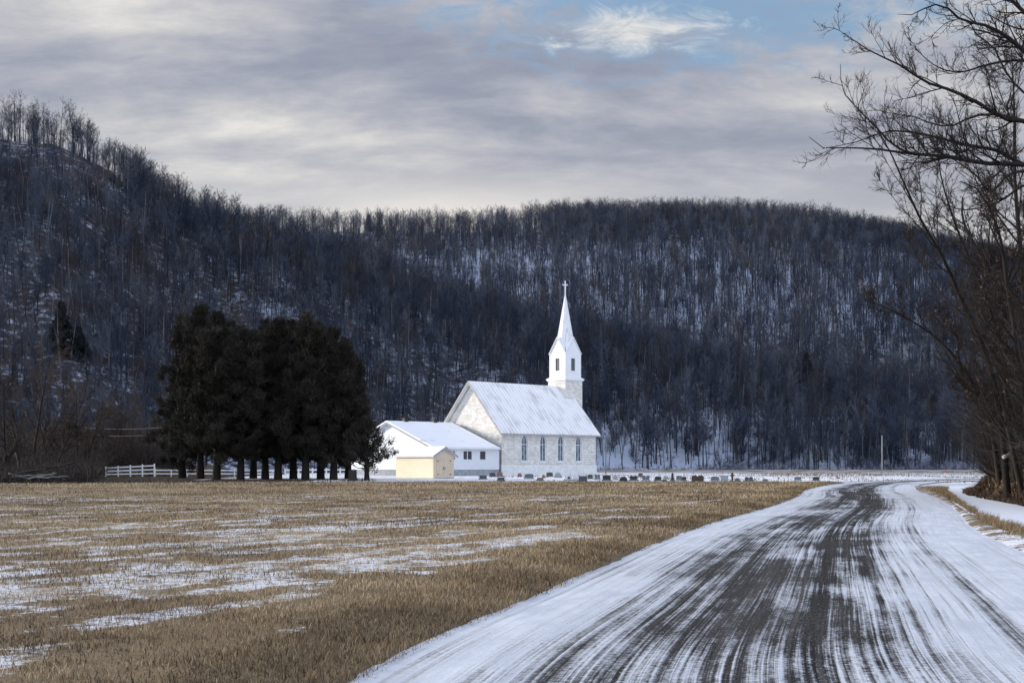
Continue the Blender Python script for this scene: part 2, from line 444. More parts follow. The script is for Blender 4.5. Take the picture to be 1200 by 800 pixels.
# glow of the hidden sun in thin cloud over the saddle
_, gl = around(-2, 11, 11, 2.6, .0, 1.)
cl = g.mix(g.math('MULTIPLY', gl, .6), cl, (.80, .755, .69))
# an opening of blue with a bright puff in it
rr, _ = around(9.5, 20.0, 11.0, 2.6, 0, 1)
hole = g.maprange(g.math('ADD', rr, g.math('MULTIPLY', g.math('SUBTRACT', n3b, .5), 3.0)), .3, 1.5, 1., 0.)
blue = g.mix(.62, sky.outputs[0], (2.6, 4.1, 5.9))
rp, _ = around(5.7, 18.7, 2.9, .55, 0, 1)
puff = g.maprange(g.math('ADD', rp, g.math('MULTIPLY', g.math('SUBTRACT', n3b, .5), 5.5)), -.3, 1.9, 1., 0.)
clK = g.node('ShaderNodeVectorMath', operation='SCALE'); g.set(clK.inputs[0], cl); clK.inputs['Scale'].default_value = K
col = g.mix(g.math('MULTIPLY', hole, .95), clK.outputs[0], blue)
col = g.mix(g.math('MULTIPLY', puff, .8), col, (7.6, 7.2, 6.6))
# deck brighter overhead as under overcast; unseen brightness behind camera added to light church
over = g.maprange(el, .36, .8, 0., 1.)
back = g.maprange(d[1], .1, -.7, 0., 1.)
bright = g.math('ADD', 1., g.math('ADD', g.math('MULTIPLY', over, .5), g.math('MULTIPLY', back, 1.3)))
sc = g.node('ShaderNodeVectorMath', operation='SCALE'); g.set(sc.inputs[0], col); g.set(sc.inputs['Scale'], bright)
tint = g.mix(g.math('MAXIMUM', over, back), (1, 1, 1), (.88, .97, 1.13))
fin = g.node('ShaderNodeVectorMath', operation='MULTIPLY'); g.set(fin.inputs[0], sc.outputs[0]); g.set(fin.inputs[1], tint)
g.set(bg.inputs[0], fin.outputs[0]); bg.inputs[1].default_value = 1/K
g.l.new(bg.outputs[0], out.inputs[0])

vs = S.view_settings; S.display_settings.display_device = 'sRGB'
vs.view_transform = 'Standard'; vs.look = 'None'; vs.exposure = .28; vs.gamma = 1; vs.use_curve_mapping = False
S.render.engine = 'CYCLES'
try:
    S.cycles.use_denoising = True; S.cycles.denoiser = 'OPENIMAGEDENOISE'; S.cycles.denoising_prefilter = 'ACCURATE'
    S.cycles.max_bounces = 5; S.cycles.diffuse_bounces = 3; S.cycles.transparent_max_bounces = 4
    S.cycles.use_adaptive_sampling = True; S.cycles.adaptive_threshold = .012
except Exception: pass

# ------------------------------------------------------------------ road course
RC = np.array([(0.2, -25), (.4, -8), (1.0, 2), (2.0, 10), (3.6, 16.5), (6.2, 26.8), (8.9, 36.4), (12.9, 49), (17.6, 65), (23.6, 88), (28.6, 104), (34.5, 120), (43, 137), (55, 152), (72, 165), (95, 175), (130, 183), (180, 188)])
def spline(P, n):
    P = np.asarray(P, float); m = len(P)
    t = np.concatenate([[0], np.cumsum(np.linalg.norm(np.diff(P, axis=0), axis=1))])
    tt = np.linspace(0, t[-1], n); res = np.zeros((n, P.shape[1]))
    # cubic hermite with finite-difference tangents
    Tn = np.gradient(P, t, axis=0)
    k = np.clip(np.searchsorted(t, tt, 'right')-1, 0, m-2)
    h = (t[k+1]-t[k]); s = (tt-t[k])/h; s = s[:, None]; h = h[:, None]
    res = (2*s**3-3*s**2+1)*P[k]+(s**3-2*s**2+s)*h*Tn[k]+(-2*s**3+3*s**2)*P[k+1]+(s**3-s**2)*h*Tn[k+1]
    return res
rc = spline(RC, 420)
tg = np.gradient(rc, axis=0); tg /= np.linalg.norm(tg, axis=1)[:, None]
nr = np.stack([tg[:, 1], -tg[:, 0]], 1)   # right-hand normal
arc = np.concatenate([[0], np.cumsum(np.linalg.norm(np.diff(rc, axis=0), axis=1))])
HWL, HWR = 3.25, 4.1
us = np.linspace(-HWL, HWR, 40)
X = rc[:, 0][:, None]+nr[:, 0][:, None]*us; Y = rc[:, 1][:, None]+nr[:, 1][:, None]*us
Zr = np.full_like(X, .03) - .02*(us/HWR)**2 + .02*(fbm(X*1.1, Y*1.1)-.5)
uv = np.stack([np.broadcast_to(us+HWL, X.shape), np.broadcast_to(arc[:, None], X.shape)], -1)
o = link('road', grid_mesh('road', X, Y, Zr, uv=uv), M['road']); tag(o, kind='structure')
le = rc-nr*HWL; re_ = rc+nr*HWR
k0 = le[:, 1] < 175
def xl(y): return np.interp(y, le[:, 1], le[:, 0])       # left edge of the road at depth y
def xr(y): return np.interp(y, re_[:, 1], re_[:, 0])

# ------------------------------------------------------------------ big ground sheet
mb = MB(); mb.add([(-2500, -400, -.06), (2500, -400, -.06), (2500, 3500, -.06), (-2500, 3500, -.06)], [(0, 1, 2, 3)])
tag(mb.build('ground', M['ground']), kind='structure')

# ------------------------------------------------------------------ stubble field
def yfar(x): return np.interp(x, [-90, -45, -14, 0, 26, 40], [99, 106, 121, 122, 121, 121])
rows = np.concatenate([np.linspace(-12, 8, 40), 8+np.cumsum(np.linspace(.09, .8, 262))]); rows = rows[rows < 124]
rows = np.concatenate([rows, [124]])
cols = np.linspace(0, 1, 420)
Yf = np.repeat(rows[:, None], len(cols), 1)
xL = -np.maximum(.52*rows+14, 16); xR = xl(rows)+.35
cc = 1-(1-cols)**1.0
Xf = xL[:, None]+(xR-xL)[:, None]*cc[None]
Yf = np.minimum(Yf, yfar(Xf))
def row_coords(x, y):                     # along / across the mowing rows
    a = R(59); return x*math.cos(a)+y*math.sin(a), -x*math.sin(a)+y*math.cos(a)
def field_snow(x, y):
    al, ac = row_coords(x, y)
    big = fbm(al*.05+3, ac*.30+8, 4); mid = fbm(al*.20, ac*1.5+20, 4); blot = fbm(x*.06+40, y*.05+11, 3)
    fine = fbm(x*1.5+9, y*1.5+3, 3)
    s = .16*big+.50*mid+.34*fine+.14*(blot-.5)
    ex = xl(y)-x
    s = s - .16*sstep(3, .8, ex)          # the road side is grassier
    s = s - .13*sstep(56, 95, y) + .06*sstep(60, 30, y)
    return np.clip((s-.468)*3.4, 0, .5)
def field_z(x, y):
    e = xl(y)-x
    return .02+.13*sstep(-.3, 1.2, e)+.05*(fbm(x*.5, y*.5, 3)-.5)*sstep(0, 1, e)+.04*(fbm(x*2.5, y*2.5, 2)-.5)-.10*sstep(.1, -.35, e)+.10*(fbm(x*1.1+3, y*1.1, 3)-.45)*sstep(-.4, 0, e)*sstep(.6, 0, e)
Zf = field_z(Xf, Yf); Zf[:, -1] = -.03
sn = field_snow(Xf, Yf)
tag(link('field', grid_mesh('field', Xf, Yf, Zf, {'snow': sn}), M['field']), kind='structure')

def blades(n, x, y, z, h, wd, lean, tint, extra=0):
    """one bent triangle pair per blade"""
    a = RNG.uniform(0, 2*np.pi, n); b = RNG.uniform(0, 2*np.pi, n)
    dx, dy = np.cos(a)*wd/2, np.sin(a)*wd/2
    lx, ly = np.cos(b)*lean*h, np.sin(b)*lean*h
    z = z-.01
    V = np.empty((n, 5, 3), np.float32)
    V[:, 0] = np.stack([x-dx, y-dy, z], 1); V[:, 1] = np.stack([x+dx, y+dy, z], 1)
    V[:, 2] = np.stack([x+dx*.8+lx*.35, y+dy*.8+ly*.35, z+h*.6], 1); V[:, 3] = np.stack([x-dx*.8+lx*.35, y-dy*.8+ly*.35, z+h*.6], 1)
    V[:, 4] = np.stack([x+lx, y+ly, z+h*np.sqrt(np.maximum(1-lean**2*.6, .2))], 1)
    b0 = np.arange(n)*5
    q = np.stack([b0, b0+1, b0+2, b0+3], 1); t = np.stack([b0+3, b0+2, b0+4], 1)
    return V.reshape(-1, 3), q, t, np.repeat(tint, 5)
def join_blades(name, parts, mat):
    Vs, Qs, Ts, As = [], [], [], []; off = 0
    for V, q, t, a in parts:
        Vs.append(V); Qs.append(q+off); Ts.append(t+off); As.append(a); off += len(V)
    me = np_mesh(name, np.concatenate(Vs), [np.concatenate(Qs), np.concatenate(Ts)], {'tint': np.concatenate(As)})
    return link(name, me, mat)
parts = []
for y0, y1, dens, hs, ws in ((7, 16, 2000, .058, .005), (16, 30, 900, .066, .0075), (30, 55, 300, .075, .012), (55, 90, 70, .11, .017), (90, 122, 40, .12, .03)):
    wmax = (.47*y1+3)+float(xl(y1))
    n = int(dens*(y1-y0)*wmax)
    y = RNG.uniform(y0, y1, n); x = RNG.uniform(-.47*y1-3, float(xl(y1))+.5, n)
    e = xl(y)-x
    k = (x > -.46*y-3) & (e > -.75+1.1*fbm(x*1.1+3, y*1.1, 3)) & (y < yfar(x)-.3)
    x, y, e = x[k], y[k], e[k]; n = len(x)
    s = field_snow(x, y); al, ac = row_coords(x, y)
    clump = fbm(x*3.1, y*3.1, 3)*.6+fbm(al*.5, ac*4, 2)*.4
    keep = RNG.random(n) < np.clip((clump-.38)*4.0, .22, 1)*(1-.85*s)
    keep |= (e < 1.1) & (RNG.random(n) < .6)
    x, y, e, s = x[keep], y[keep], e[keep], s[keep]; n = len(x)
    edge = sstep(2.2, .3, e)*np.clip(fbm(x*.8, y*.8, 2)*1.7-.2, 0, 1)
    h = hs*RNG.uniform(.4, 1.5, n)*(1+.3*edge); 
    ti = np.clip(RNG.random(n)**1.15*1.0+1.3*(fbm(x*.45+5, y*.45, 4)-.5), 0, .93)
    ti = np.where(RNG.random(n) < .008, 1., ti); ti = ti*(1-.4*edge)
    parts.append(blades(n, x, y, field_z(x, y), h, ws*RNG.uniform(.6, 1.5, n), RNG.uniform(.1, .95, n), ti))
o = join_blades('stubble', parts, M['stubble'])
tag(o, 'dry tan hay stubble poking through thin snow across the mown field', 'stubble', kind='stuff')

# ------------------------------------------------------------------ churchyard, grove floor, berm
ys = np.linspace(121.3, 262, 110); xs = np.linspace(-34, 66, 130)
Xc, Yc = np.meshgrid(xs, ys)
def yard_z(x, y): return np.interp(y, [121, 145, 168, 215, 262], [.0, .2, .3, .3, -.1])*sstep(np.interp(y, [121, 135, 150, 160, 170, 262], [28, 36, 45, 53, 63, 67]), np.interp(y, [121, 135, 150, 160, 170, 262], [24, 30, 37, 45, 53, 58]), x)+.05*(fbm(np.asarray(x)*.3, np.asarray(y)*.3)-.5)-.03*(np.asarray(x) > 20)
Xc = np.minimum(Xc, np.interp(Yc, [121, 135, 150, 160, 170, 262], [27, 35, 44, 52, 62, 66]))
mask = np.ones((len(ys)-1, len(xs)-1), bool)
tag(link('churchyard', grid_mesh('churchyard', Xc, Yc, yard_z(Xc, Yc)), M['yard']), kind='structure')
ys = np.linspace(98, 262, 90); xs = np.linspace(-150, -21, 130)
Xg, Yg = np.meshgrid(xs, ys); Yg = np.maximum(Yg, yfar(Xg)-.5)
def litter_z(x, y): return np.interp(y, [98, 120, 150, 262], [.03, .10, .2, .2])+.14*(fbm(np.asarray(x)*.35, np.asarray(y)*.35)-.5)
tag(link('grove_floor', grid_mesh('grove_floor', Xg, Yg, litter_z(Xg, Yg)), M['litter']), kind='structure')
xs = np.linspace(-120, 260, 240); ts = np.linspace(0, 1, 12)
Xb, Tb = np.meshgrid(xs, ts); Yb = 318+Tb*16+Xb*.02; Zb = -.07+.62*np.sin(np.pi*np.clip(Tb*1.1, 0, 1))+.25*(fbm(Xb*.15, Tb*3)-.4)*np.sin(np.pi*Tb)
tag(link('embankment', grid_mesh('embankment', Xb, Yb, Zb), M['berm']), kind='structure')

# ------------------------------------------------------------------ hills
PXL = np.array([-700, -300, -100, 0, 60, 100, 150, 200, 270, 340, 400, 500, 600, 700, 800, 950, 1100, 1250, 1500, 1900])
PYL = np.array([200, 150, 152, 163, 168, 186, 222, 254, 288, 306, 326, 360, 396, 420, 440, 470, 500, 521, 535, 540])
RL = np.array([470, 470, 470, 470, 472, 480, 488, 500, 510, 505, 492, 470, 450, 432, 420, 408, 400, 395, 390, 390])
PXR = np.array([-700, 0, 200, 300, 420, 500, 600, 660, 760, 850, 950, 1020, 1070, 1150, 1250, 1400, 1900])
PYR = np.array([275, 275, 273, 270, 272, 274, 272, 266, 262, 262, 267, 279, 291, 309, 325, 350, 400])
RR = 770.0
def hill_z(x, y):
    x = np.asarray(x, float); y = np.asarray(y, float)
    px = 600+F*x/np.maximum(y, 1)
    rl = np.interp(px, PXL, RL); zl = CAMH+(HZ-np.interp(px, PXL, PYL))/F*rl
    zr = CAMH+(HZ-np.interp(px, PXR, PYR))/F*RR
    yb = np.interp(px, [-300, 0, 300, 600, 900, 1200], [232, 250, 300, 336, 342, 342])
    t = np.clip((y-yb)/(rl-yb), 0, 2)
    up = np.sin(np.clip(t, 0, 1)*np.pi/2)**1.12
    L = np.where(t <= 1, zl*up*y/rl, zl*(1-.85*sstep(0, 1, (y-rl)/140)))
    t2 = np.clip((y-350)/(RR-350), 0, 2)
    up2 = np.sin(np.clip(t2, 0, 1)*np.pi/2)**1.15
    Rh = np.where(t2 <= 1, zr*up2*y/RR, zr*(1-.5*sstep(0, 1, (y-RR)/260)))
    h = np.logaddexp(L/3, Rh/3)*3-3*math.log(2)*np.exp(-np.maximum(L, Rh)/6)
    f = sstep(0, 30, y-yb)
    nz = (fbm(x*.02, y*.02, 4)-.5)*9*f*sstep(0, 60, np.abs(y-rl))*sstep(0, 60, np.abs(y-RR)) + (fbm(x*.09, y*.09, 3)-.5)*2.2*f
    return h+nz-.35*(1-f)
pa = np.linspace(-720, 1960, 420); ry = np.concatenate([np.linspace(226, 560, 170), np.linspace(564, 1060, 110)])
PA, RY = np.meshgrid(pa, ry); Xh = (PA-600)/F*RY; Zh = hill_z(Xh, RY)
foot = np.exp(-((RY-360)/30)**2)*sstep(520, 760, PA)
bench = np.exp(-((Zh-13)/1.6)**2)*sstep(930, 990, PA)*sstep(1130, 1090, PA)*(RY < 430)
mid = sstep(40, 70, Zh)*sstep(128, 105, Zh)*sstep(440, 560, PA)
sa = np.clip(.50+.25*foot+.5*bench+.22*mid-.12*sstep(360, 160, PA), 0, 1.3)
tag(link('hills', grid_mesh('hills', Xh, RY, Zh, {'snow': sa}), M['hill']), kind='structure')

# ------------------------------------------------------------------ tubes and branching
def tubes(groups):
    """groups: list of (P(m,n,3), Rad(m,n), sides) -> V, quads"""
    Vs, Qs, off = [], [], 0
    for P, Rad, k in groups:
        m, n, _ = P.shape
        T = np.gradient(P, axis=1); T /= np.linalg.norm(T, axis=2, keepdims=True)+1e-9
        ref = np.where(np.abs(T[:, :1, 2:3]) > .9, np.array([1., 0, 0]), np.array([0, 0, 1.]))
        U = np.cross(T, np.broadcast_to(ref, T.shape)); U /= np.linalg.norm(U, axis=2, keepdims=True)+1e-9
        W = np.cross(T, U)
        an = np.arange(k)*2*np.pi/k
        V = P[:, :, None]+Rad[:, :, None, None]*(U[:, :, None]*np.cos(an)[None, None, :, None]+W[:, :, None]*np.sin(an)[None, None, :, None])
        i = np.arange(m*n*k).reshape(m, n, k)
        a = i[:, :-1]; b = i[:, 1:]
        q = np.stack([a, np.roll(a, -1, 2), np.roll(b, -1, 2), b], -1).reshape(-1, 4)
        Vs.append(V.reshape(-1, 3)); Qs.append(q+off); off += m*n*k
    return np.concatenate(Vs), np.concatenate(Qs)
def tube_mesh(name, groups, smooth=True):
    V, q = tubes(groups); return np_mesh(name, V, [q], smooth=smooth)
def nrm(v): return v/(np.linalg.norm(v, axis=-1, keepdims=True)+1e-9)
def sprout(P, Rad, cnt, rng, t=(.3, 1.), ang=(30, 60), ln=.5, rf=.6, nseg=4, wander=.15, trop=.08, tip=.35, rmin=0, lenmode='parent', fall=.5):
    m, n, _ = P.shape
    idx = np.repeat(np.arange(m), cnt); c = len(idx)
    tt = rng.uniform(t[0], t[1], c); f = np.clip(tt*(n-1), 0, n-1.001); i = f.astype(int); fr = (f-i)[:, None]
    p0 = P[idx, i]*(1-fr)+P[idx, i+1]*fr; tan = nrm(P[idx, i+1]-P[idx, i])
    r0 = (Rad[idx, i]*(1-fr[:, 0])+Rad[idx, i+1]*fr[:, 0])*rf
    pl_ = np.linalg.norm(np.diff(P, axis=1), axis=2).sum(1)[idx] if lenmode == 'parent' else np.full(c, 1.)
    L = pl_*ln*rng.uniform(.6, 1.25, c)*(1-fall*(tt-t[0])/(t[1]-t[0]+1e-6))
    q = rng.normal(size=(c, 3)); q = nrm(q-(q*tan).sum(1, keepdims=True)*tan)
    a = np.radians(rng.uniform(*ang, c))[:, None]
    d = np.cos(a)*tan+np.sin(a)*q
    pts = [p0]; 
    for s in range(nseg):
        d = nrm(d+rng.normal(size=(c, 3))*wander+np.array([0, 0, trop])); pts.append(pts[-1]+d*(L/nseg)[:, None])
    Q = np.stack(pts, 1); r0 = np.maximum(r0, rmin)
    return Q, r0[:, None]*np.linspace(1, tip, nseg+1)[None]
def trunk_path(h, r0, rng, n=8, wander=.03, lean=(0, 0), tip=.12):
    d = np.array([lean[0], lean[1], 1.]); p = np.zeros(3); pts = [p.copy()]
    for s in range(n-1):
        d = d+rng.normal(size=3)*wander*np.array([1, 1, .2]); d /= np.linalg.norm(d); p = p+d*h/(n-1); pts.append(p.copy())
    P = np.array(pts)[None]; Rad = r0*np.linspace(1, tip, n)**.9; Rad[0] *= 1.25
    return P, Rad[None]

# ---- far hardwood kinds (trunk mesh + crown mesh each)
def hardwood(seed, h, clean=.45, n1=15, spread=.3, trop=.12, n2=5, n3=6, tw=1.15):
    rng = np.random.default_rng(seed)
    T = trunk_path(h, h*.0135, rng, 8, .035)
    a = sprout(*T, n1, rng, (clean, .97), (28, 55), spread, .55, 4, .12, trop)
    b = sprout(*a, n2, rng, (.25, 1), (25, 55), .5, .6, 3, .15, .1, rmin=.022*tw)
    c = sprout(*b, n3, rng, (.2, 1), (25, 55), .55, .6, 2, .2, .08, rmin=.015*tw)
    return T, [(*a, 3), (*b, 3), (*c, 3)]
KIND = []
HW = [(1, 15, .45, 15, .30), (2, 14, .35, 18, .33), (3, 16, .55, 13, .28), (4, 13, .4, 16, .36), (5, 15.5, .5, 14, .26), (6, 12, .3, 18, .34), (7, 14.5, .42, 16, .38), (8, 8.5, .12, 26, .42), (9, 7.5, .1, 28, .45), (10, 9.5, .15, 24, .4)]
for sd_, h, cl_, n1_, sp_ in HW:
    T, G = hardwood(sd_, h, cl_, n1_, sp_)
    KIND.append((tube_mesh('trunk', [(*T, 5)]), tube_mesh('crown', G)))
for t_, c_ in KIND:
    t_.materials.append(M['bark_far']); c_.materials.append(M['twig_far'])
def hardwood_thing(kind, loc, sc, rz, label, group, name='bare_tree', cat='tree'):
    r = empty(name, loc, rz); r.scale = sc
    link('trunk', KIND[kind][0], None, r); link('crown', KIND[kind][1], None, r)
    tag(r, label, cat, group); return r

# ---- where the forest stands
def forest_points():
    xs, ys = [], []
    y = RNG.uniform(252, 860, 130000); x = (RNG.uniform(-140, 1330, 130000)-600)/F*y
    # uniform per area: weight with y
    k = RNG.random(len(y)) < y/860
    x, y = x[k], y[k]
    px = 600+F*x/y; z = hill_z(x, y)
    yb = np.interp(px, [-300, 0, 300, 600, 900, 1200], [232, 250, 300, 336, 342, 342])
    rl = np.interp(px, PXL, RL)
    d = .60+.5*(fbm(x*.02, y*.02, 4)-.5)*2
    d += .35*sstep(RR-70, RR-10, y)                                        # denser plateau edge
    d -= .22*sstep(40, 70, z)*sstep(128, 108, z)*(px > 440)*(y > 520)       # open mid slope
    d += .45*((y < rl+25) & (px > 380) & (y > rl-70))                        # dense spur
    d -= .25*((px < 130) & (y < rl-15) & (y > rl-60))                        # ledges
    d *= np.where((y > rl+2) & (px < 330) & (y < 700), .40, 1)              # thin crest line against the sky
    d *= np.where((px < 640) & (px > 270) & (y > RR-70), .26, 1)*np.where((px < 640) & (px > 270) & (y > RR-12), 1.7, 1)
    d += .14*((px < 270) & (y < rl))
    d += .35*((y > rl-45) & (y < rl) & (px > 150) & (px < 420))
    d *= np.where((px < 150) & (y > rl-48) & (y < rl-8), .30, 1)
    d *= sstep(-4, 6, y-yb)
    d *= 1-.85*(np.abs(z-13) < 1.8)*(px > 960)*(px < 1110)*(y < 430)        # snowy bench
    back = (y > rl+26) & (px < 320) & (y < 700)
    d = np.where(back, 0, d)
    d = np.where(y > RR+45, 0, d); d = np.where((px < 640) & (y > RR+14), 0, d)
    k = RNG.random(len(x)) < np.clip(d, 0, 1)*.8
    return x[k], y[k], z[k]
fx, fy, fz = forest_points()
fpx = 600+F*fx/fy
order = np.argsort(fy)
rl_f = np.interp(fpx, PXL, RL)
inview = (fpx > -20) & (fpx < 1160)
footband = inview & ((fpx > 690) | (fpx < 190) | (fpx > 430)) & ~((fpx > 500) & (fpx < 700) & (fy < 380))
sky_l = inview & (fpx < 285) & (np.abs(fy-rl_f) < 22)
indiv = np.zeros(len(fx), bool)
cand = [i for i in order if footband[i] and not sky_l[i]][:190]
indiv[cand] = True
sk = np.where(sky_l)[0]; indiv[RNG.permutation(sk)[:95]] = True
print('forest', len(fx), 'individual', indiv.sum(), 'skyline', len(sk))
def tscale(y): return np.interp(y, [260, 400, 500, 700, 780], [.82, .88, .98, .85, .80])
rot = RNG.uniform(0, 2*np.pi, len(fx)); sc0 = tscale(fy)*RNG.uniform(.58, 1.24, len(fx)); kd = RNG.integers(0, len(KIND), len(fx)); crest = (np.abs(fy-RR) < 24) & (fpx < 650) | (fy > rl_f-4) & (fpx < 330) & (fy < 700); kd = np.where(crest | ((fz > 38) & (fpx > 560) & (RNG.random(len(fx)) < .6)), kd % 7, kd)
protos = [None]*len(KIND)
for i in np.where(indiv)[0]:
    if sky_l[i]: lab, grp = 'bare dark tree outlined against the sky along the crest of the left bluff', 'bare trees along the crest of the left bluff'
    else: lab, grp = 'bare grey hardwood tree in the front rows of the snowy wooded hillside', 'bare trees in the front rows of the hillside'
    r_ = hardwood_thing(kd[i], (fx[i], fy[i], fz[i]-.3), (sc0[i]*RNG.uniform(.9, 1.1),)*2+(sc0[i],), rot[i], lab, grp)
    if protos[kd[i]] is None: protos[kd[i]] = [c for c in r_.children]
rest = ~indiv
V = np.stack([fx[rest], fy[rest], fz[rest]-.3], 1)
me = bpy.data.meshes.new('woodland'); me.vertices.add(len(V)); me.vertices.foreach_set('co', V.astype(np.float32).ravel())
for nm_, a_ in (('rz', rot[rest]), ('sc', sc0[rest])):
    t_ = me.attributes.new(nm_, 'FLOAT', 'POINT'); t_.data.foreach_set('value', a_.astype(np.float32))
t_ = me.attributes.new('kd', 'INT', 'POINT'); t_.data.foreach_set('value', kd[rest].astype(np.int32))
wo = link('woodland', me, [M['bark_far'], M['twig_far']])
tag(wo, 'dense leafless woodland covering the blue shaded hillsides', 'woodland', kind='stuff')
ng = bpy.data.node_groups.new('plant_trees', 'GeometryNodeTree')
ng.interface.new_socket('Geometry', in_out='INPUT', socket_type='NodeSocketGeometry'); ng.interface.new_socket('Geometry', in_out='OUTPUT', socket_type='NodeSocketGeometry')
G = NT(ng); gi = G.node('NodeGroupInput'); go = G.node('NodeGroupOutput')
jn = G.node('GeometryNodeJoinGeometry')
for pr in reversed(protos):
    j2 = G.node('GeometryNodeJoinGeometry')
    for c in pr:
        oi = G.node('GeometryNodeObjectInfo'); oi.transform_space = 'ORIGINAL'; oi.inputs['Object'].default_value = c
        ng.links.new(oi.outputs['Geometry'], j2.inputs[0])
    g2 = G.node('GeometryNodeGeometryToInstance'); ng.links.new(j2.outputs[0], g2.inputs[0]); ng.links.new(g2.outputs[0], jn.inputs[0])
ip = G.node('GeometryNodeInstanceOnPoints'); m2p = G.node('GeometryNodeMeshToPoints')
ng.links.new(gi.outputs[0], m2p.inputs[0]); ng.links.new(m2p.outputs[0], ip.inputs['Points']); ng.links.new(jn.outputs[0], ip.inputs['Instance'])
ip.inputs['Pick Instance'].default_value = True
def nattr(nm_, ty):
    n_ = G.node('GeometryNodeInputNamedAttribute', data_type=ty); n_.inputs[0].default_value = nm_; return n_.outputs[0]
ng.links.new(nattr('kd', 'INT'), ip.inputs['Instance Index'])
ng.links.new(G.comb(0., 0., nattr('rz', 'FLOAT')), ip.inputs['Rotation'])
s_ = nattr('sc', 'FLOAT'); ng.links.new(G.comb(s_, s_, s_), ip.inputs['Scale'])
ng.links.new(ip.outputs[0], go.inputs[0])
md = wo.modifiers.new('plant_trees', 'NODES'); md.node_group = ng

# ---- pale-barked trees that stand out on the hillside
T, Gp = hardwood(31, 15, .38, 12, .34, .25, 3, 4, 1.3)
pm = (tube_mesh('trunk', [(*T, 5)]), tube_mesh('crown', Gp)); pm[0].materials.append(M['bark_pale']); pm[1].materials.append(M['bark_pale'])
def on_hill(px, py):
    """first hill point seen along a bearing at a given row"""
    ds = np.linspace(250, 900, 1300); zz = hill_z((px-600)/F*ds, ds); rows_ = HZ-(zz-CAMH)/ds*F
    vis = np.minimum.accumulate(rows_); k_ = np.where(rows_ <= py)[0]
    d_ = ds[k_[0]] if len(k_) else 700.
    return ((px-600)/F*d_, d_, float(hill_z((px-600)/F*d_, d_))-.3)
for i, (px, py, s_, lab) in enumerate((
        (452, 440, .8, 'pale barked tree just above the right end of the dark cedar grove'), (463, 446, .7, 'small pale barked tree beside a taller pale one above the cedar grove'),
        (360, 345, .8, 'forked pale tree on the blue slope above the cedar grove'), (322, 352, .75, 'slim pale tree on the slope above the left half of the cedar grove'),
        (540, 408, .7, 'pale tree on the dark spur up and left of the church spire'), (632, 406, .7, 'slim pale tree on the dark spur just left of the church spire'),
        (1046, 440, .95, 'leftmost of three pale barked trees low on the right hillside'), (1052, 446, .8, 'middle one of three pale barked trees low on the right hillside'), (1060, 442, .9, 'rightmost of three pale barked trees low on the right hillside'))):
    r = empty('pale_tree', on_hill(px, py), i*1.3); r.scale = (s_,)*3
    link('trunk', pm[0], None, r); link('crown', pm[1], None, r); tag(r, lab, 'tree', 'pale barked trees on the hillsides')

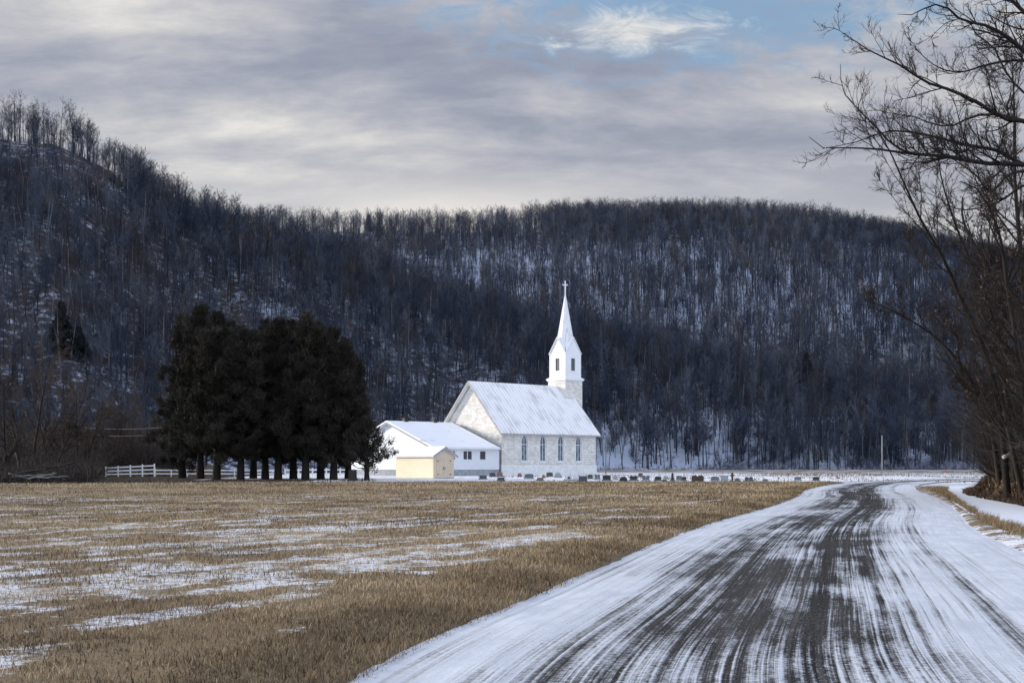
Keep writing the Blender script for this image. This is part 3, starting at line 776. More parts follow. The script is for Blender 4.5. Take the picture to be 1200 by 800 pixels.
# ------------------------------------------------------------------ needle and leaf foliage
def sprays(C, n, size, rng, flat=.5, tri=True):
    """n leaf triangles round each centre row (x,y,z,r)"""
    c = np.repeat(C, n, 0); m = len(c)
    dv = nrm(rng.normal(size=(m, 3)))*(rng.random((m, 1))**.5)*c[:, 3:4]; dv[:, 2] *= flat
    p = c[:, :3]+dv
    a = nrm(rng.normal(size=(m, 3))); b = nrm(np.cross(a, rng.normal(size=(m, 3))))
    s = size*rng.uniform(.5, 1.4, (m, 1))
    V = np.stack([p-a*s*.5, p+a*s*.5, p+b*s*1.1], 1).reshape(-1, 3)
    t = np.arange(m*3).reshape(m, 3)
    base = rng.random(len(C)); ti = np.clip(np.repeat(base, n)*.6+rng.random(m)*.4, 0, 1)
    return V, t, np.repeat(ti, 3)
def cedar(h, rad, seed, z0=2.4, top=.5, leaf=.24, nc=230, npc=120):
    rng = np.random.default_rng(seed)
    t = rng.random(nc)**.85; z = z0+(h-z0)*t
    prof = np.interp(t, [0, .10, .3, .6, .82, 1], [.70, .95, 1, .80, .50, .05])
    ang = rng.uniform(0, 2*np.pi, nc); lob = 1+.26*np.sin(ang*3+seed)+.22*np.sin(ang*4+t*14+seed)
    rr_ = rad*prof*lob*np.sqrt(rng.uniform(.15, 1.1, nc))
    ld = rng.integers(0, 4, nc); lo_ = rng.uniform(-.5, .5, (4, 2))*rad; lo_[0] = 0; lh = np.array([1, .93, .86, .8])[ld]; sh = np.where(ld > 0, .62, .8)
    rr_ = rr_*np.where(t > .45, sh, 1.)
    z = z0+(z-z0)*np.where(t > .45, lh, 1.)
    C = np.stack([np.cos(ang)*rr_+lo_[ld, 0]*t, np.sin(ang)*rr_+lo_[ld, 1]*t, z+rng.normal(size=nc)*.3, rng.uniform(.35, .95, nc)*(.7+.08*rad)], 1)
    V, tr, ti = sprays(C, npc, leaf, rng, .85)
    # feathery upright sprays: stretch each leaf outward and up
    c_ = V.reshape(-1, 3, 3); cen = c_.mean(1); od = cen.copy(); od[:, 2] = 0; od = nrm(od)*.55+np.array([0, 0, .75])+rng.normal(size=cen.shape)*.45; od = nrm(od)
    sd_ = nrm(np.cross(od, rng.normal(size=od.shape))); ls = leaf*rng.uniform(.6, 1.7, (len(od), 1))
    V = np.stack([cen-sd_*ls*.15, cen+sd_*ls*.15, cen+od*ls*1.8], 1).reshape(-1, 3)
    T = trunk_path(h*.93, .20+h*.011, rng, 7, .02)
    P, Rd = T
    # limbs to clumps
    k = rng.permutation(nc)[:70]; st = np.stack([np.zeros(len(k)), np.zeros(len(k)), np.maximum(C[k, 2]-rr_[k]*.45, 1.2)], 1)
    mid_ = (st+C[k, :3])/2+rng.normal(size=(len(k), 3))*.15
    L = np.stack([st, mid_, C[k, :3]], 1)
    # follow trunk bend
    zz = P[0, :, 2]
    L[:, 0, 0] += np.interp(L[:, 0, 2], zz, P[0, :, 0]); L[:, 0, 1] += np.interp(L[:, 0, 2], zz, P[0, :, 1])
    tm = tube_mesh('trunk', [(P, Rd, 7), (L, np.tile([.07, .045, .02], (len(k), 1)), 4)])
    return tm, np_mesh('crown', V, [tr], {'tint': ti})
def cedar_thing(name, px, d, h, rad, seed, label, z0=2.4, group=None, mat='cedar', leaf=.24, nc=230, npc=185, z=None):
    x = at(px, d)
    r = empty(name, (x, d, (litter_z(x, d) if x < -21 else yard_z(x, d)) if z is None else z), 0)
    tm, cm = cedar(h, rad, seed, z0*.78, leaf=leaf, nc=nc, npc=npc)
    link('trunk', tm, M['bark_dark'], r); link('crown', cm, M[mat], r)
    return tag(r, label, 'tree', group)
GR = 'dark cedars of the grove'
CED = [  # px of trunk, depth, px row of top, radius, label
 (214, 150, 376, 3.4, 'dark cedar at the far left edge of the grove, with low hanging branches', 1.6),
 (235, 143, 367, 3.7, 'tall dark cedar second from the left, the tallest of the grove', 2.6),
 (254, 138, 369, 3.6, 'tall dark cedar with a rounded top beside the tallest one', 2.6),
 (282, 136, 386, 3.3, 'dark cedar with a thick single trunk, left of the grove middle', 2.9),
 (297, 146, 392, 2.9, 'narrow brownish cedar in the dip of the grove skyline', 3.0),
 (311, 141, 384, 3.0, 'dark cedar in the middle of the grove behind a slim trunk', 2.7),
 (326, 139, 379, 3.1, 'dark cedar just right of the grove middle with a bushy top', 2.8),
 (344, 142, 382, 3.1, 'dark cedar with two close trunks in the right half of the grove', 2.6),
 (358, 137, 377, 3.4, 'broad dark cedar forming the right hand top of the grove', 2.8),
 (376, 141, 380, 3.3, 'dark cedar sloping down right from the grove top', 2.5),
 (391, 138, 388, 3.3, 'dark cedar near the right edge of the grove, round topped', 2.4),
 (408, 144, 418, 2.9, 'shorter dark cedar stepping down toward the church', 2.0)]
for i, (px, dd, py, rad, lab, z0) in enumerate(CED):
    cedar_thing('cedar_tree', px, dd, zat(py, dd), rad*.9, 100+i, lab, z0, GR)
cedar_thing('cedar_tree', 430, 135, zat(494, 135), 2.5, 140, 'small sparse cedar at the right end of the grove, before the white church hall', 1.9, GR, leaf=.24, nc=70, npc=60)
# conifers on the hillsides
def fir(seed, h, rad):
    rng = np.random.default_rng(seed); nc = 150
    t = rng.random(nc)**.8; ang = rng.uniform(0, 2*np.pi, nc); rr_ = rad*(1-t*.95)*np.sqrt(rng.uniform(.2, 1, nc))
    C = np.stack([np.cos(ang)*rr_, np.sin(ang)*rr_, 1.2+(h-1.2)*t, rng.uniform(.5, 1., nc)*(1.2-.7*t)], 1)
    V, tr, ti = sprays(C, 40, .5, rng, .5); T = trunk_path(h*.95, .22, rng, 6, .01)
    return tube_mesh('trunk', [(*T, 6)]), np_mesh('crown', V, [tr], {'tint': ti})
for i, (px, py, h, rad, lab) in enumerate((
        (945, 470, 15, 4.2, 'lone dark fir standing out low on the right hillside'), (72, 415, 13, 4.2, 'dark pointed conifer on the slope above the bare thicket'),
        (92, 425, 9, 3.4, 'smaller dark conifer beside the pointed one above the bare thicket'), (307, 286, 11, 2.6, 'dark conifer on the saddle skyline just right of the left bluff'),
        (432, 273, 11, 2.4, 'small dark conifer among bare trees on the middle skyline'), (643, 268, 10, 2.6, 'small dark conifer on the skyline above the church spire'))):
    if py < 290: loc = (at(px, RR), RR, float(hill_z(at(px, RR), RR))-.3)
    else: loc = on_hill(px, py)
    if px == 307: loc = (at(px, 508), 508, float(hill_z(at(px, 508), 508))-.3)
    a, b = fir(200+i, h, rad); r = empty('fir_tree', loc, i); link('trunk', a, M['bark_dark'], r); link('crown', b, M['conifer'], r)
    tag(r, lab, 'tree')

# ------------------------------------------------------------------ bare trees and thicket at the left
def bush_tree(seed, h, stems=1, spread=.45, clean=.18, n1=16, n2=6, n3=6, tw=1., r0=None, lean=(0, 0), trop=.1):
    rng = np.random.default_rng(seed); Ts = []
    for s in range(stems):
        ln_ = (lean[0]+rng.normal()*.22*(stems > 1), lean[1]+rng.normal()*.22*(stems > 1))
        Ts.append(trunk_path(h*rng.uniform(.8, 1), (r0 or h*.014)*(1 if stems == 1 else .7), rng, 8, .06, ln_))
    P = np.concatenate([t[0] for t in Ts]); Rd = np.concatenate([t[1] for t in Ts])
    a = sprout(P, Rd, n1, rng, (clean, .97), (30, 65), spread, .55, 5, .15, trop)
    b = sprout(*a, n2, rng, (.2, 1), (25, 60), .5, .6, 4, .18, .06, rmin=.014*tw)
    c = sprout(*b, n3, rng, (.15, 1), (25, 60), .5, .6, 3, .2, .04, rmin=.008*tw)
    return tube_mesh('trunk', [(P, Rd, 7)]), tube_mesh('crown', [(*a, 5), (*b, 4), (*c, 3)]), c
LT = [(6, 128, 432, 1, (.05, 0), 'dark bare tree at the left edge of the picture behind the log pile'), (24, 136, 440, 2, (.12, 0), 'twin stemmed bare tree leaning right behind the log pile'),
      (40, 150, 418, 1, (0, 0), 'tall purplish bare tree rising above the thicket on the left'), (58, 142, 446, 2, (.1, 0), 'many twigged bare tree left of the thicket middle'),
      (76, 156, 436, 1, (-.05, 0), 'slim bare tree standing deep in the left thicket'), (94, 146, 452, 2, (.06, 0), 'low spreading bare tree above the leaning dead branch'),
      (114, 160, 458, 1, (0, 0), 'bare tree just left of the white fence end'), (133, 176, 466, 2, (0, 0), 'brown bare tree directly behind the tall white fence panel'),
      (152, 184, 462, 1, (.04, 0), 'grey bare tree behind the right part of the white fence panel'), (170, 178, 474, 2, (0, 0), 'short tan bare tree between the fence and the cedar grove'),
      (190, 186, 470, 1, (0, 0), 'bare tree half hidden behind the left edge of the cedar grove')]
for i, (px, dd, py, st, le_, lab) in enumerate(LT):
    tm, cm, _ = bush_tree(300+i, zat(py, dd), st, .42, .12, 22 if st == 1 else 16, 7, 6, 2.2, lean=le_)
    x = at(px, dd); r = empty('bare_tree', (x, dd, float(litter_z(x, dd))-.05), i)
    r.rotation_euler.z = 0
    link('trunk', tm, M['bark_dark'], r); link('crown', cm, M['twig_brown' if i % 3 else 'twig_dark'], r); tag(r, lab, 'tree', 'bare trees of the left thicket')

def brush(name, pts, hgt, rng, nst, thick, mat, label, cat, tfun=None, spread=.5):
    """many thin forked stems rising from pts (n,3)"""
    n = len(pts); idx = np.repeat(np.arange(n), nst); m = len(idx)
    p = pts[idx].copy(); h = hgt[idx]*rng.uniform(.4, 1.1, m)
    d = nrm(np.stack([rng.normal(size=m)*spread, rng.normal(size=m)*spread, np.ones(m)], 1)); P = [p]
    for s in range(4):
        d = nrm(d+rng.normal(size=(m, 3))*.2); P.append(P[-1]+d*(h/4)[:, None])
    P = np.stack(P, 1); Rd = np.tile(thick*np.linspace(1, .35, 5), (m, 1))*rng.uniform(.6, 1.4, (m, 1))
    b = sprout(P, Rd, 5, rng, (.3, 1), (25, 65), .45, .7, 3, .2, .03, rmin=thick*.35)
    V, q = tubes([(P, Rd, 3), (*b, 3)])
    t1 = np.repeat(rng.random(m), 15); t2 = np.repeat(rng.random(m*5), 12)
    o = link(name, np_mesh(name, V, [q], {'tint': np.concatenate([t1, t2])}), M[mat])
    return tag(o, label, cat, kind='stuff')
rng = np.random.default_rng(77)
n = 2200; y = rng.uniform(112, 228, n); x = (rng.uniform(-60, 205, n)-600)/F*y
k = y > yfar(x)+6+8*(x/y > (110-600)/F); x, y = x[k], y[k]
k = ~((x/y > (112-600)/F) & (y < 174)); x, y = x[k], y[k]
brush('thicket', np.stack([x, y, litter_z(x, y)], 1), np.interp(y, [110, 140, 175, 225], [1.6, 3.6, 7., 10.5])*rng.uniform(.5, 1.1, len(x)), rng, 6, .034, 'dark_brush', 'dense dark leafless thicket of brush left of the cedar grove', 'thicket')
# tan weeds behind the fence
n = 9000; y = rng.uniform(174, 200, n); x = (rng.uniform(85, 260, n)-600)/F*y
o = join_blades('tall_weeds', [blades(n, x, y, litter_z(x, y), rng.uniform(.6, 1.7, n), rng.uniform(.03, .07, n), rng.uniform(.05, .4, n), rng.uniform(.1, .8, n))], M['verge_grass'])
tag(o, 'tall dry tan weeds standing behind the white fence', 'weeds', kind='stuff')
n = 7000; y = rng.uniform(100, 150, n); x = (rng.uniform(-30, 440, n)-600)/F*y; k = (y > yfar(x)-.5) & (y < yfar(x)+rng.uniform(0, 12, n)); x, y = x[k], y[k]; n = len(x)
o = join_blades('edge_weeds', [blades(n, x, y, litter_z(x, y), rng.uniform(.15, .55, n), rng.uniform(.02, .06, n), rng.uniform(.05, .6, n), rng.uniform(0, .45, n))], M['dark_brush'])
tag(o, 'dark dead weeds along the far edge of the field', 'weeds', kind='stuff')

n = 26000; y = RNG.uniform(128, 322, n); x = (RNG.uniform(560, 1180, n)-600)/F*y
k = (RNG.random(n) < np.clip((fbm(x*.09, y*.05, 4)-.42)*5, .04, 1)) & ~((y > 138) & (y < 196) & (x > xl(np.minimum(y, 174))-2) & (x < 200)) & ((x > 1+.4*(y-150)) | (y < 160))
x, y = x[k], y[k]; n = len(x)
o = join_blades('yard_weeds', [blades(n, x, y, np.where(y < 262, yard_z(x, y), -.05), RNG.uniform(.08, .32, n), RNG.uniform(.03, .10, n), RNG.uniform(.1, .8, n), RNG.uniform(0, .7, n))], M['verge_grass'])
tag(o, 'dead brown weeds poking through the snow round the graves and beyond', 'weeds', kind='stuff')
# log pile: each log a thing
def log(name, p0, p1, r0, r1, mat, label, group=None, branches=0, seed=0):
    rng = np.random.default_rng(seed); a = np.array(p0, float); b = np.array(p1, float)
    t = np.linspace(0, 1, 7)[:, None]; P = (a*(1-t)+b*t)+rng.normal(size=(7, 3))*np.linalg.norm(b-a)*.012
    base = a.copy(); P -= base; Rd = np.linspace(r0, r1, 7)[None]
    gs = [(P[None], Rd, 8)]
    if branches:
        c = sprout(P[None], Rd, branches, rng, (.3, 1), (30, 60), .3, .5, 4, .15, .05); gs.append((*c, 5))
    V, q = tubes(gs)
    n0 = 56; cap = [np.array([list(range(8))[::-1]]), np.array([list(range(48, 56))])]
    o = link(name, np_mesh(name, V, [q]+cap, smooth=True), M[mat]); o.location = base
    return tag(o, label, 'log', group)
LP = [((20, 556.5), (98, 541), 118, .12, .05, 'long dead trunk leaning up to the right out of the log pile', 6),
      ((14, 560), (52, 557), 114, .09, .06, 'weathered grey log lying at the front left of the log pile', 0),
      ((34, 562), (66, 555.5), 112, .075, .05, 'grey log slanting across the middle of the log pile', 0),
      ((10, 556), (34, 562), 113, .07, .05, 'pale bleached log pointing down toward the field', 0),
      ((44, 561), (80, 559), 110, .07, .045, 'low grey log at the right end of the log pile', 3),
      ((18, 532), (23, 552), 117, .035, .05, 'broken pale branch standing upright behind the log pile', 0)]
for i, ((ax, ay), (bx, by), dd, r0, r1, lab, br) in enumerate(LP):
    z0 = max(zat(ay, dd), .12); z1 = max(zat(by, dd+2), .12)
    log('dead_log', (at(ax, dd), dd, z0+.1), (at(bx, dd+1.5), dd+1.5, z1+.1), r0, r1, 'grey_wood' if i else 'stump_wood', lab, 'logs of the pile at the field edge', br, i)

# ------------------------------------------------------------------ white fences
def fence(name, pA, pB, npost, heights, rails, label, z=.15):
    A = np.array(pA); B = np.array(pB); L = np.linalg.norm(B-A); ang = math.atan2(B[1]-A[1], B[0]-A[0])
    r = empty(name, (A[0], A[1], float(litter_z(A[0], A[1]))-.02), ang)
    top = lambda t: heights[0]*(1-t)+heights[1]*t
    for i in range(npost):
        t = i/(npost-1); mb = MB(); x = t*L
        mb.box(x-.07, x+.07, -.07, .07, -.2, top(t)+.06); mb.add([(x-.09, -.09, top(t)+.06), (x+.09, -.09, top(t)+.06), (x+.09, .09, top(t)+.06), (x-.09, .09, top(t)+.06), (x, 0, top(t)+.15)], [(0, 1, 4), (1, 2, 4), (2, 3, 4), (3, 0, 4), (3, 2, 1, 0)])
        mb.build('post', M['white_paint'], r)
    for f in rails:
        mb = MB(); h0 = heights[0]*f; h1 = heights[1]*f
        mb.add([(0, -.10, h0-.09), (L, -.10, h1-.09), (L, -.06-.015, h1-.09), (0, -.075, h0-.09), (0, -.10, h0+.09), (L, -.10, h1+.09), (L, -.075, h1+.09), (0, -.075, h0+.09)],
               [(0, 3, 2, 1), (4, 5, 6, 7), (0, 1, 5, 4), (1, 2, 6, 5), (2, 3, 7, 6), (3, 0, 4, 7)])
        mb.build('rail', M['white_paint'], r)
    return tag(r, label, 'fence')
fence('white_fence', (at(124, 166), 166), (at(181, 170), 170), 5, (1.25, 1.6), (.28, .6, .93), 'tall white three rail fence panel left of the cedar grove')
fence('white_fence', (at(182, 171), 171), (at(330, 173), 173), 9, (.95, .9), (.4, .9), 'low white two rail fence running behind the left cedars')
fence('white_fence', (at(334, 172), 172), (at(415, 170), 170), 6, (1.0, 1.05), (.4, .9), 'low white two rail fence between the cedar trunks and the church hall')

# stumps
def stump(px, d, h, r, label):
    rng = np.random.default_rng(int(px)); x = at(px, d); z = float(yard_z(x, d)) if x > -21 else float(litter_z(x, d))
    P = np.array([[0, 0, -.1], [0, 0, h*.12], [.02, 0, h*.5], [.03, .02, h]])[None]; Rd = np.array([[r*1.5, r*1.1, r, r*.95]])
    V, q = tubes([(P, Rd, 12)]); V[:, :2] *= (1+rng.normal(size=(len(V), 1))*.05)
    o = link('tree_stump', np_mesh('tree_stump', V, [q, np.array([list(range(36, 48))])], smooth=True), M['stump_wood']); o.location = (x, d, z)
    tag(o, label, 'stump')
stump(413, 132, 1.15, .42, 'short dark broad stump at the right end of the cedar grove')

# ------------------------------------------------------------------ church
TH = R(43); U = np.array([math.cos(TH), math.sin(TH)]); W_ = np.array([-math.sin(TH), math.cos(TH)])
CX, CY, CZ = -1.41, 176.0, .27
LN, WD = 18.8, 12.8; EA, RD = 6.4-CZ, 13.35-CZ
church = tag(empty('church', (CX, CY, CZ), TH), 'white limestone church with tall steeple and four pointed side windows', 'church')
# local frame: x along the nave, y away from the viewer, z up.
def lancet(x, w, z0, z1, n=8):
    """pointed-arch outline in (x,z)"""
    hw = w/2; sp = z1-w*.95; pts = [(x-hw, z0), (x+hw, z0), (x+hw, sp)]
    rad = w*1.15; 
    for i in range(1, n+1):
        a = i/n*math.acos((rad-hw)/rad); pts.append((x+hw-rad+rad*math.cos(a), sp+(z1-sp)*math.sin(a)/math.sin(math.acos((rad-hw)/rad))))
    left = [(2*x-p, q) for p, q in pts[2:-1]][::-1]
    return pts+left
def wall_with_holes(name, outline, holes, thick, mat, parent, y=0., smooth=False):
    """wall in the xz plane, outer face at y, real openings, thickness toward +y"""
    cu = bpy.data.curves.new(name, 'CURVE'); cu.dimensions = '2D'; cu.fill_mode = 'BOTH'; cu.extrude = thick/2
    for pts in [outline]+holes:
        s = cu.splines.new('POLY'); s.points.add(len(pts)-1); s.use_cyclic_u = True
        for p, (a, b) in zip(s.points, pts): p.co = (a, b, 0, 1)
    tmp = bpy.data.objects.new('tmp', cu); COL.objects.link(tmp)
    dg = bpy.context.evaluated_depsgraph_get(); me = bpy.data.meshes.new_from_object(tmp.evaluated_get(dg)); me.name = name
    bpy.data.objects.remove(tmp); bpy.data.curves.remove(cu)
    me.transform(Matrix.Translation((0, y+thick/2, 0)) @ Matrix.Rotation(R(90), 4, 'X'))
    me.materials.clear()
    return link(name, me, mat, parent)
WX = (4.34, 7.96, 11.53, 15.2); WZ0, WZ1, WW = 2.25-CZ, 6.05-CZ, 1.24
PL = 1.45                                  # plinth height
holes = [lancet(x, WW, WZ0, WZ1) for x in WX]
wall_with_holes('side_wall', [(0, PL), (LN, PL), (LN, EA-.02), (0, EA-.02)], holes, .5, M['limestone'], church)
b = MB(); b.box(0, LN, WD-.5, WD, PL, EA-.02); b.build('side_wall', M['limestone'], church)
def gable(y0, y1, z0, ze, zr):
    return [(y0, z0), (y1, z0), (y1, ze), ((y0+y1)/2, zr), (y0, ze)]
b = MB(); b.prism(gable(.502, WD-.502, PL, EA+.45, RD-.32), .003, .5, 'x'); b.build('gable_wall', M['limestone'], church)
b = MB(); b.prism(gable(.502, WD-.502, PL, EA+.45, RD-.32), LN-.5, LN-.003, 'x'); b.build('gable_wall', M['limestone'], church)
b = MB(); b.box(-.12, LN+.12, -.12, WD+.12, -.4, PL-.06); b.box(-.06, LN+.06, -.06, WD+.06, PL-.06, PL); b.build('plinth', M['plinth_stone'], church)
# roof slabs with overhang
sl_ = (RD-EA)/(WD/2); ov = .45; thk = .24
b = MB()
y0 = -ov; z0 = EA-ov*sl_; ym = WD/2
b.prism([(y0, z0), (ym, RD), (ym, RD+thk), (y0-.05, z0+thk)], -.55, LN+.5, 'x')
b.prism([(2*ym-y0, z0), (2*ym-y0+.05, z0+thk), (ym+.002, RD+thk), (ym+.002, RD)], -.55, LN+.5, 'x')
roof = b.build('roof', M['roof_snowy'], church)
b = MB()
for xx in (-.62, LN+.5):
    b.prism([(y0-.02, z0-.12), (ym, RD-.1), (ym, RD+thk+.02), (y0-.08, z0+thk+.02)], xx, xx+.069, 'x')
    b.prism([(2*ym-y0+.02, z0-.12), (2*ym-y0+.08, z0+thk+.02), (ym+.001, RD+thk+.02), (ym+.001, RD-.1)], xx, xx+.069, 'x')
b.build('bargeboard', M['fascia'], church)
b = MB(); b.box(-.55, LN+.5, y0-.16, y0-.055, z0-.02, z0+.14); b.build('gutter', M['fascia'], church)
for x in WX:
    fr = lancet(x, WW-.004, WZ0+.002, WZ1-.002); inn = lancet(x, WW-.26, WZ0+.12, WZ1-.15)
    f = wall_with_holes('window', fr, [inn], .1, M['white_paint'], church, .10)
    wall_with_holes('surround', lancet(x, WW+.34, WZ0+.01, WZ1+.2), [lancet(x, WW, WZ0+.005, WZ1)], .05, M['plinth_stone'], f, -.053)
    b = MB(); b.prism(lancet(x, WW-.24, WZ0+.1, WZ1-.13), .16, .19, 'y'); b.build('pane', M['lancet_glass'], f)
    b = MB(); b.box(x-.45, x+.45, .11, .155, WZ0+2.35, WZ0+2.43); b.box(x-.025, x+.025, .113, .158, WZ0+.1, WZ1-.3); b.build('glazing_bar', M['white_paint'], f)
    b = MB(); b.box(x-WW/2-.12, x+WW/2+.12, -.1, .3, WZ0-.2, WZ0-.003); b.build('sill', M['plinth_stone'], f)
# tower (straddles the front gable)
tx, ty = LN+.1, WD/2; hw = 1.82
def tower_z(row): return zat(row, 192.0)-CZ
zL = tower_z(446); zE = tower_z(413.5); zP = zat(395.5, 192.6)-CZ; zT = zat(345, 194)-CZ; zC = zat(329.5, 194)-CZ
b = MB(); b.box(tx-hw, tx+hw, ty-hw, ty+hw, -.3, zL); tower = b.build('tower', M['limestone'], church)
b = MB(); b.box(tx-hw-.12, tx+hw+.12, ty-hw-.12, ty+hw+.12, zL, zL+.16); b.box(tx-hw-.22, tx+hw+.22, ty-hw-.22, ty+hw+.22, zL+.16, zL+.36)
b.add([(tx-hw-.2, ty-hw-.2, zL+.362), (tx+hw+.2, ty-hw-.2, zL+.362), (tx+hw+.2, ty+hw+.2, zL+.362), (tx-hw-.2, ty+hw+.2, zL+.362), (tx-1.6, ty-1.6, zL+.62), (tx+1.6, ty-1.6, zL+.62), (tx+1.6, ty+1.6, zL+.62), (tx-1.6, ty+1.6, zL+.62)],
      [(0, 1, 5, 4), (1, 2, 6, 5), (2, 3, 7, 6), (3, 0, 4, 7), (4, 5, 6, 7)])
b.build('cornice', M['white_paint'], tower)
bw = 1.64; zB = zL+.5
belf = empty('belfry', (0, 0, 0)); belf.parent = church
lw, lz0, lz1 = .42, tower_z(434), tower_z(419.5)
for k in range(4):
    piv = Matrix.Translation((tx, ty, 0)) @ Matrix.Rotation(k*math.pi/2, 4, 'Z')
    hwk = bw if k % 2 == 0 else bw-.10
    wl = wall_with_holes('wall', [(-hwk, zB), (hwk, zB), (hwk, zE), (0, zP), (-hwk, zE)], [[(-lw, lz0), (lw, lz0), (lw, lz1), (-lw, lz1)]], .098, M['belfry_white'], belf, -bw)
    wl.data.transform(piv)
    m_ = MB(); m_.box(-lw+.002, lw-.002, -bw+.06, -bw+.10, lz0, lz1); lo = m_.build('louver', M['louver'], wl); lo.data.transform(piv)
    m_ = MB()
    for (a0, a1, c0, c1) in ((-lw-.12, -lw-.002, lz0-.12, lz1+.12), (lw+.002, lw+.12, lz0-.12, lz1+.12), (-lw, lw, lz1+.002, lz1+.12), (-lw, lw, lz0-.12, lz0-.002)):
        m_.box(a0, a1, -bw-.04, -bw-.003, c0, c1)
    tr = m_.build('frame', M['white_paint'], wl); tr.data.transform(piv)
    # corner boards
    m_ = MB(); m_.box(-bw-.05, -bw+.09, -bw-.05, -bw-.004, zB, zE-.02); cb = m_.build('corner_board', M['white_paint'], wl); cb.data.transform(piv)
    # little gable roof in front of the spire
    m_ = MB(); t_ = .09; o_ = .18
    slp = (zP-zE)/bw
    for s in (-1, 1):
        m_.add([(0, -bw-o_, zP+.02), (s*(bw+.1), -bw-o_, zE-.1*slp+.02), (s*.02, -.02, zP+.02), (0, -bw-o_, zP+.02+t_), (s*(bw+.1), -bw-o_, zE-.1*slp+.02+t_), (s*.02, -.02, zP+.02+t_)],
               [(0, 1, 2), (3, 5, 4), (0, 3, 4, 1), (1, 4, 5, 2), (2, 5, 3, 0)])
    gr = m_.build('gable_roof', M['white_paint'], belf); gr.data.transform(piv)
mb = MB(); zb0 = zE+.3; r_at = lambda z: (1.17/math.cos(math.pi/8))*(zT-z)/(zT-zP)
ring = [(tx+r_at(zb0)*math.cos(math.pi/8+i*math.pi/4), ty+r_at(zb0)*math.sin(math.pi/8+i*math.pi/4), zb0) for i in range(8)]
top = [(tx+.05*math.cos(math.pi/8+i*math.pi/4), ty+.05*math.sin(math.pi/8+i*math.pi/4), zT) for i in range(8)]
mb.add(ring+top, [(i, (i+1) % 8, 8+(i+1) % 8, 8+i) for i in range(8)]+[tuple(range(8, 16))])
sp = mb.build('spire', M['spire_metal'], church)
mb = MB()
for i in range(8):
    mb.cyl(ring[i], top[i], .045, .02, 5)
mb.build('rib', M['white_paint'], sp)
mb = MB(); mb.box(tx-.075, tx+.075, ty-.06, ty+.06, zT-.1, zC); za = zC-.62
mb.box(tx-.5*.72, tx-.076, ty-.055, ty+.055, za-.07, za+.07); mb.box(tx+.076, tx+.36, ty-.055, ty+.055, za-.07, za+.07)
cr = mb.build('cross', M['white_paint'], sp); cr.data.transform(Matrix.Translation((tx, ty, 0)) @ Matrix.Rotation(-TH, 4, 'Z') @ Matrix.Scale(1.18, 4, (1, 0, 0)) @ Matrix.Translation((-tx, -ty, 0)))

# ------------------------------------------------------------------ church hall (low wing)
hall = tag(empty('church_hall', (CX, CY, CZ), TH), 'low white church hall with wide snowy roof joined to the stone church', 'hall')
HL, HWD = 12.1, 19.1; HE, HR = 4.0-CZ, 7.5-CZ
wins = [(-6.89, -5.38), (-3.92, -2.91), (-9.15, -8.35)]; wz0, wz1 = 2.5-CZ, 3.6-CZ
FND = .85
wall_with_holes('front_wall', [(-HL, FND), (-.13, FND), (-.13, HE-.03), (-HL, HE-.03)], [[(a, wz0), (c, wz0), (c, wz1), (a, wz1)] for a, c in wins], .3, M['siding_white'], hall, .10)
b = MB(); b.prism([(.402, FND), (HWD-.3, FND), (HWD-.3, HE), (HWD/2, HR-.05), (.402, HE)], -HL+.003, -HL+.3, 'x'); b.build('gable_wall', M['siding_white'], hall)
b = MB(); b.box(-HL, -.13, HWD-.3, HWD, FND, HE-.03); b.build('back_wall', M['siding_white'], hall)
b = MB(); b.box(-HL+.06, -.14, .16, HWD-.06, -.4, FND-.003); b.build('foundation', M['block_grey'], hall)
sl2 = (HR-HE)/(HWD/2); b = MB(); y0 = -.4; z0 = HE-.4*sl2; ym = HWD/2; th = .3
b.prism([(y0, z0), (ym, HR), (ym, HR+th), (y0-.04, z0+th)], -HL-.5, -.68, 'x')
b.prism([(2*ym-y0, z0), (2*ym-y0+.04, z0+th), (ym+.002, HR+th), (ym+.002, HR)], -HL-.5, -.68, 'x')
hr = b.build('roof', M['roof_snow'], hall)
b = MB(); b.prism([(y0-.02, z0-.05), (ym, HR-.03), (ym, HR+th+.06), (y0-.06, z0+th+.06)], -.677, -.6, 'x'); b.prism([(2*ym-y0, z0-.05), (2*ym-y0, z0+th+.06), (ym+.002, HR+th+.06), (ym+.002, HR-.03)], -.677, -.6, 'x')
b.build('flashing', M['metal_dark'], hr)
b = MB(); b.prism([(y0-.02, z0-.1), (ym, HR-.08), (ym, HR+.1), (y0-.03, z0+.1)], -HL-.57, -HL-.503, 'x'); b.prism([(2*ym-y0, z0-.1), (2*ym-y0, z0+.1), (ym+.002, HR+.1), (ym+.002, HR-.08)], -HL-.57, -HL-.503, 'x')
b.build('bargeboard', M['fascia'], hr)
b = MB(); b.box(-HL-.5, -.68, y0-.14, y0-.045, z0+.02, z0+.2); b.build('gutter', M['white_paint'], hr)
for vx in (-9.3, -4.1):
    b = MB(); b.box(vx-.3, vx+.3, ym-.3, ym+.3, HR, HR+.62); b.box(vx-.38, vx+.38, ym-.38, ym+.38, HR+.62, HR+.72); b.build('roof_vent', M['metal_dark'], hr)
for k, (a, c) in enumerate(wins):
    b = MB()
    for q in ((a-.09, a-.003, wz0-.09, wz1+.09), (c+.003, c+.09, wz0-.09, wz1+.09), (a, c, wz1+.003, wz1+.09), (a, c, wz0-.09, wz0-.003)): b.box(q[0], q[1], .06, .097, q[2], q[3])
    if k == 0: b.box((a+c)/2-.05, (a+c)/2+.05, .12, .18, wz0+.003, wz1-.003)
    f = b.build('window', M['white_paint'], hall)
    b = MB(); b.box(a+.003, c-.003, .2, .23, wz0+.003, wz1-.003); b.build('pane', M['glass_dark'], f)
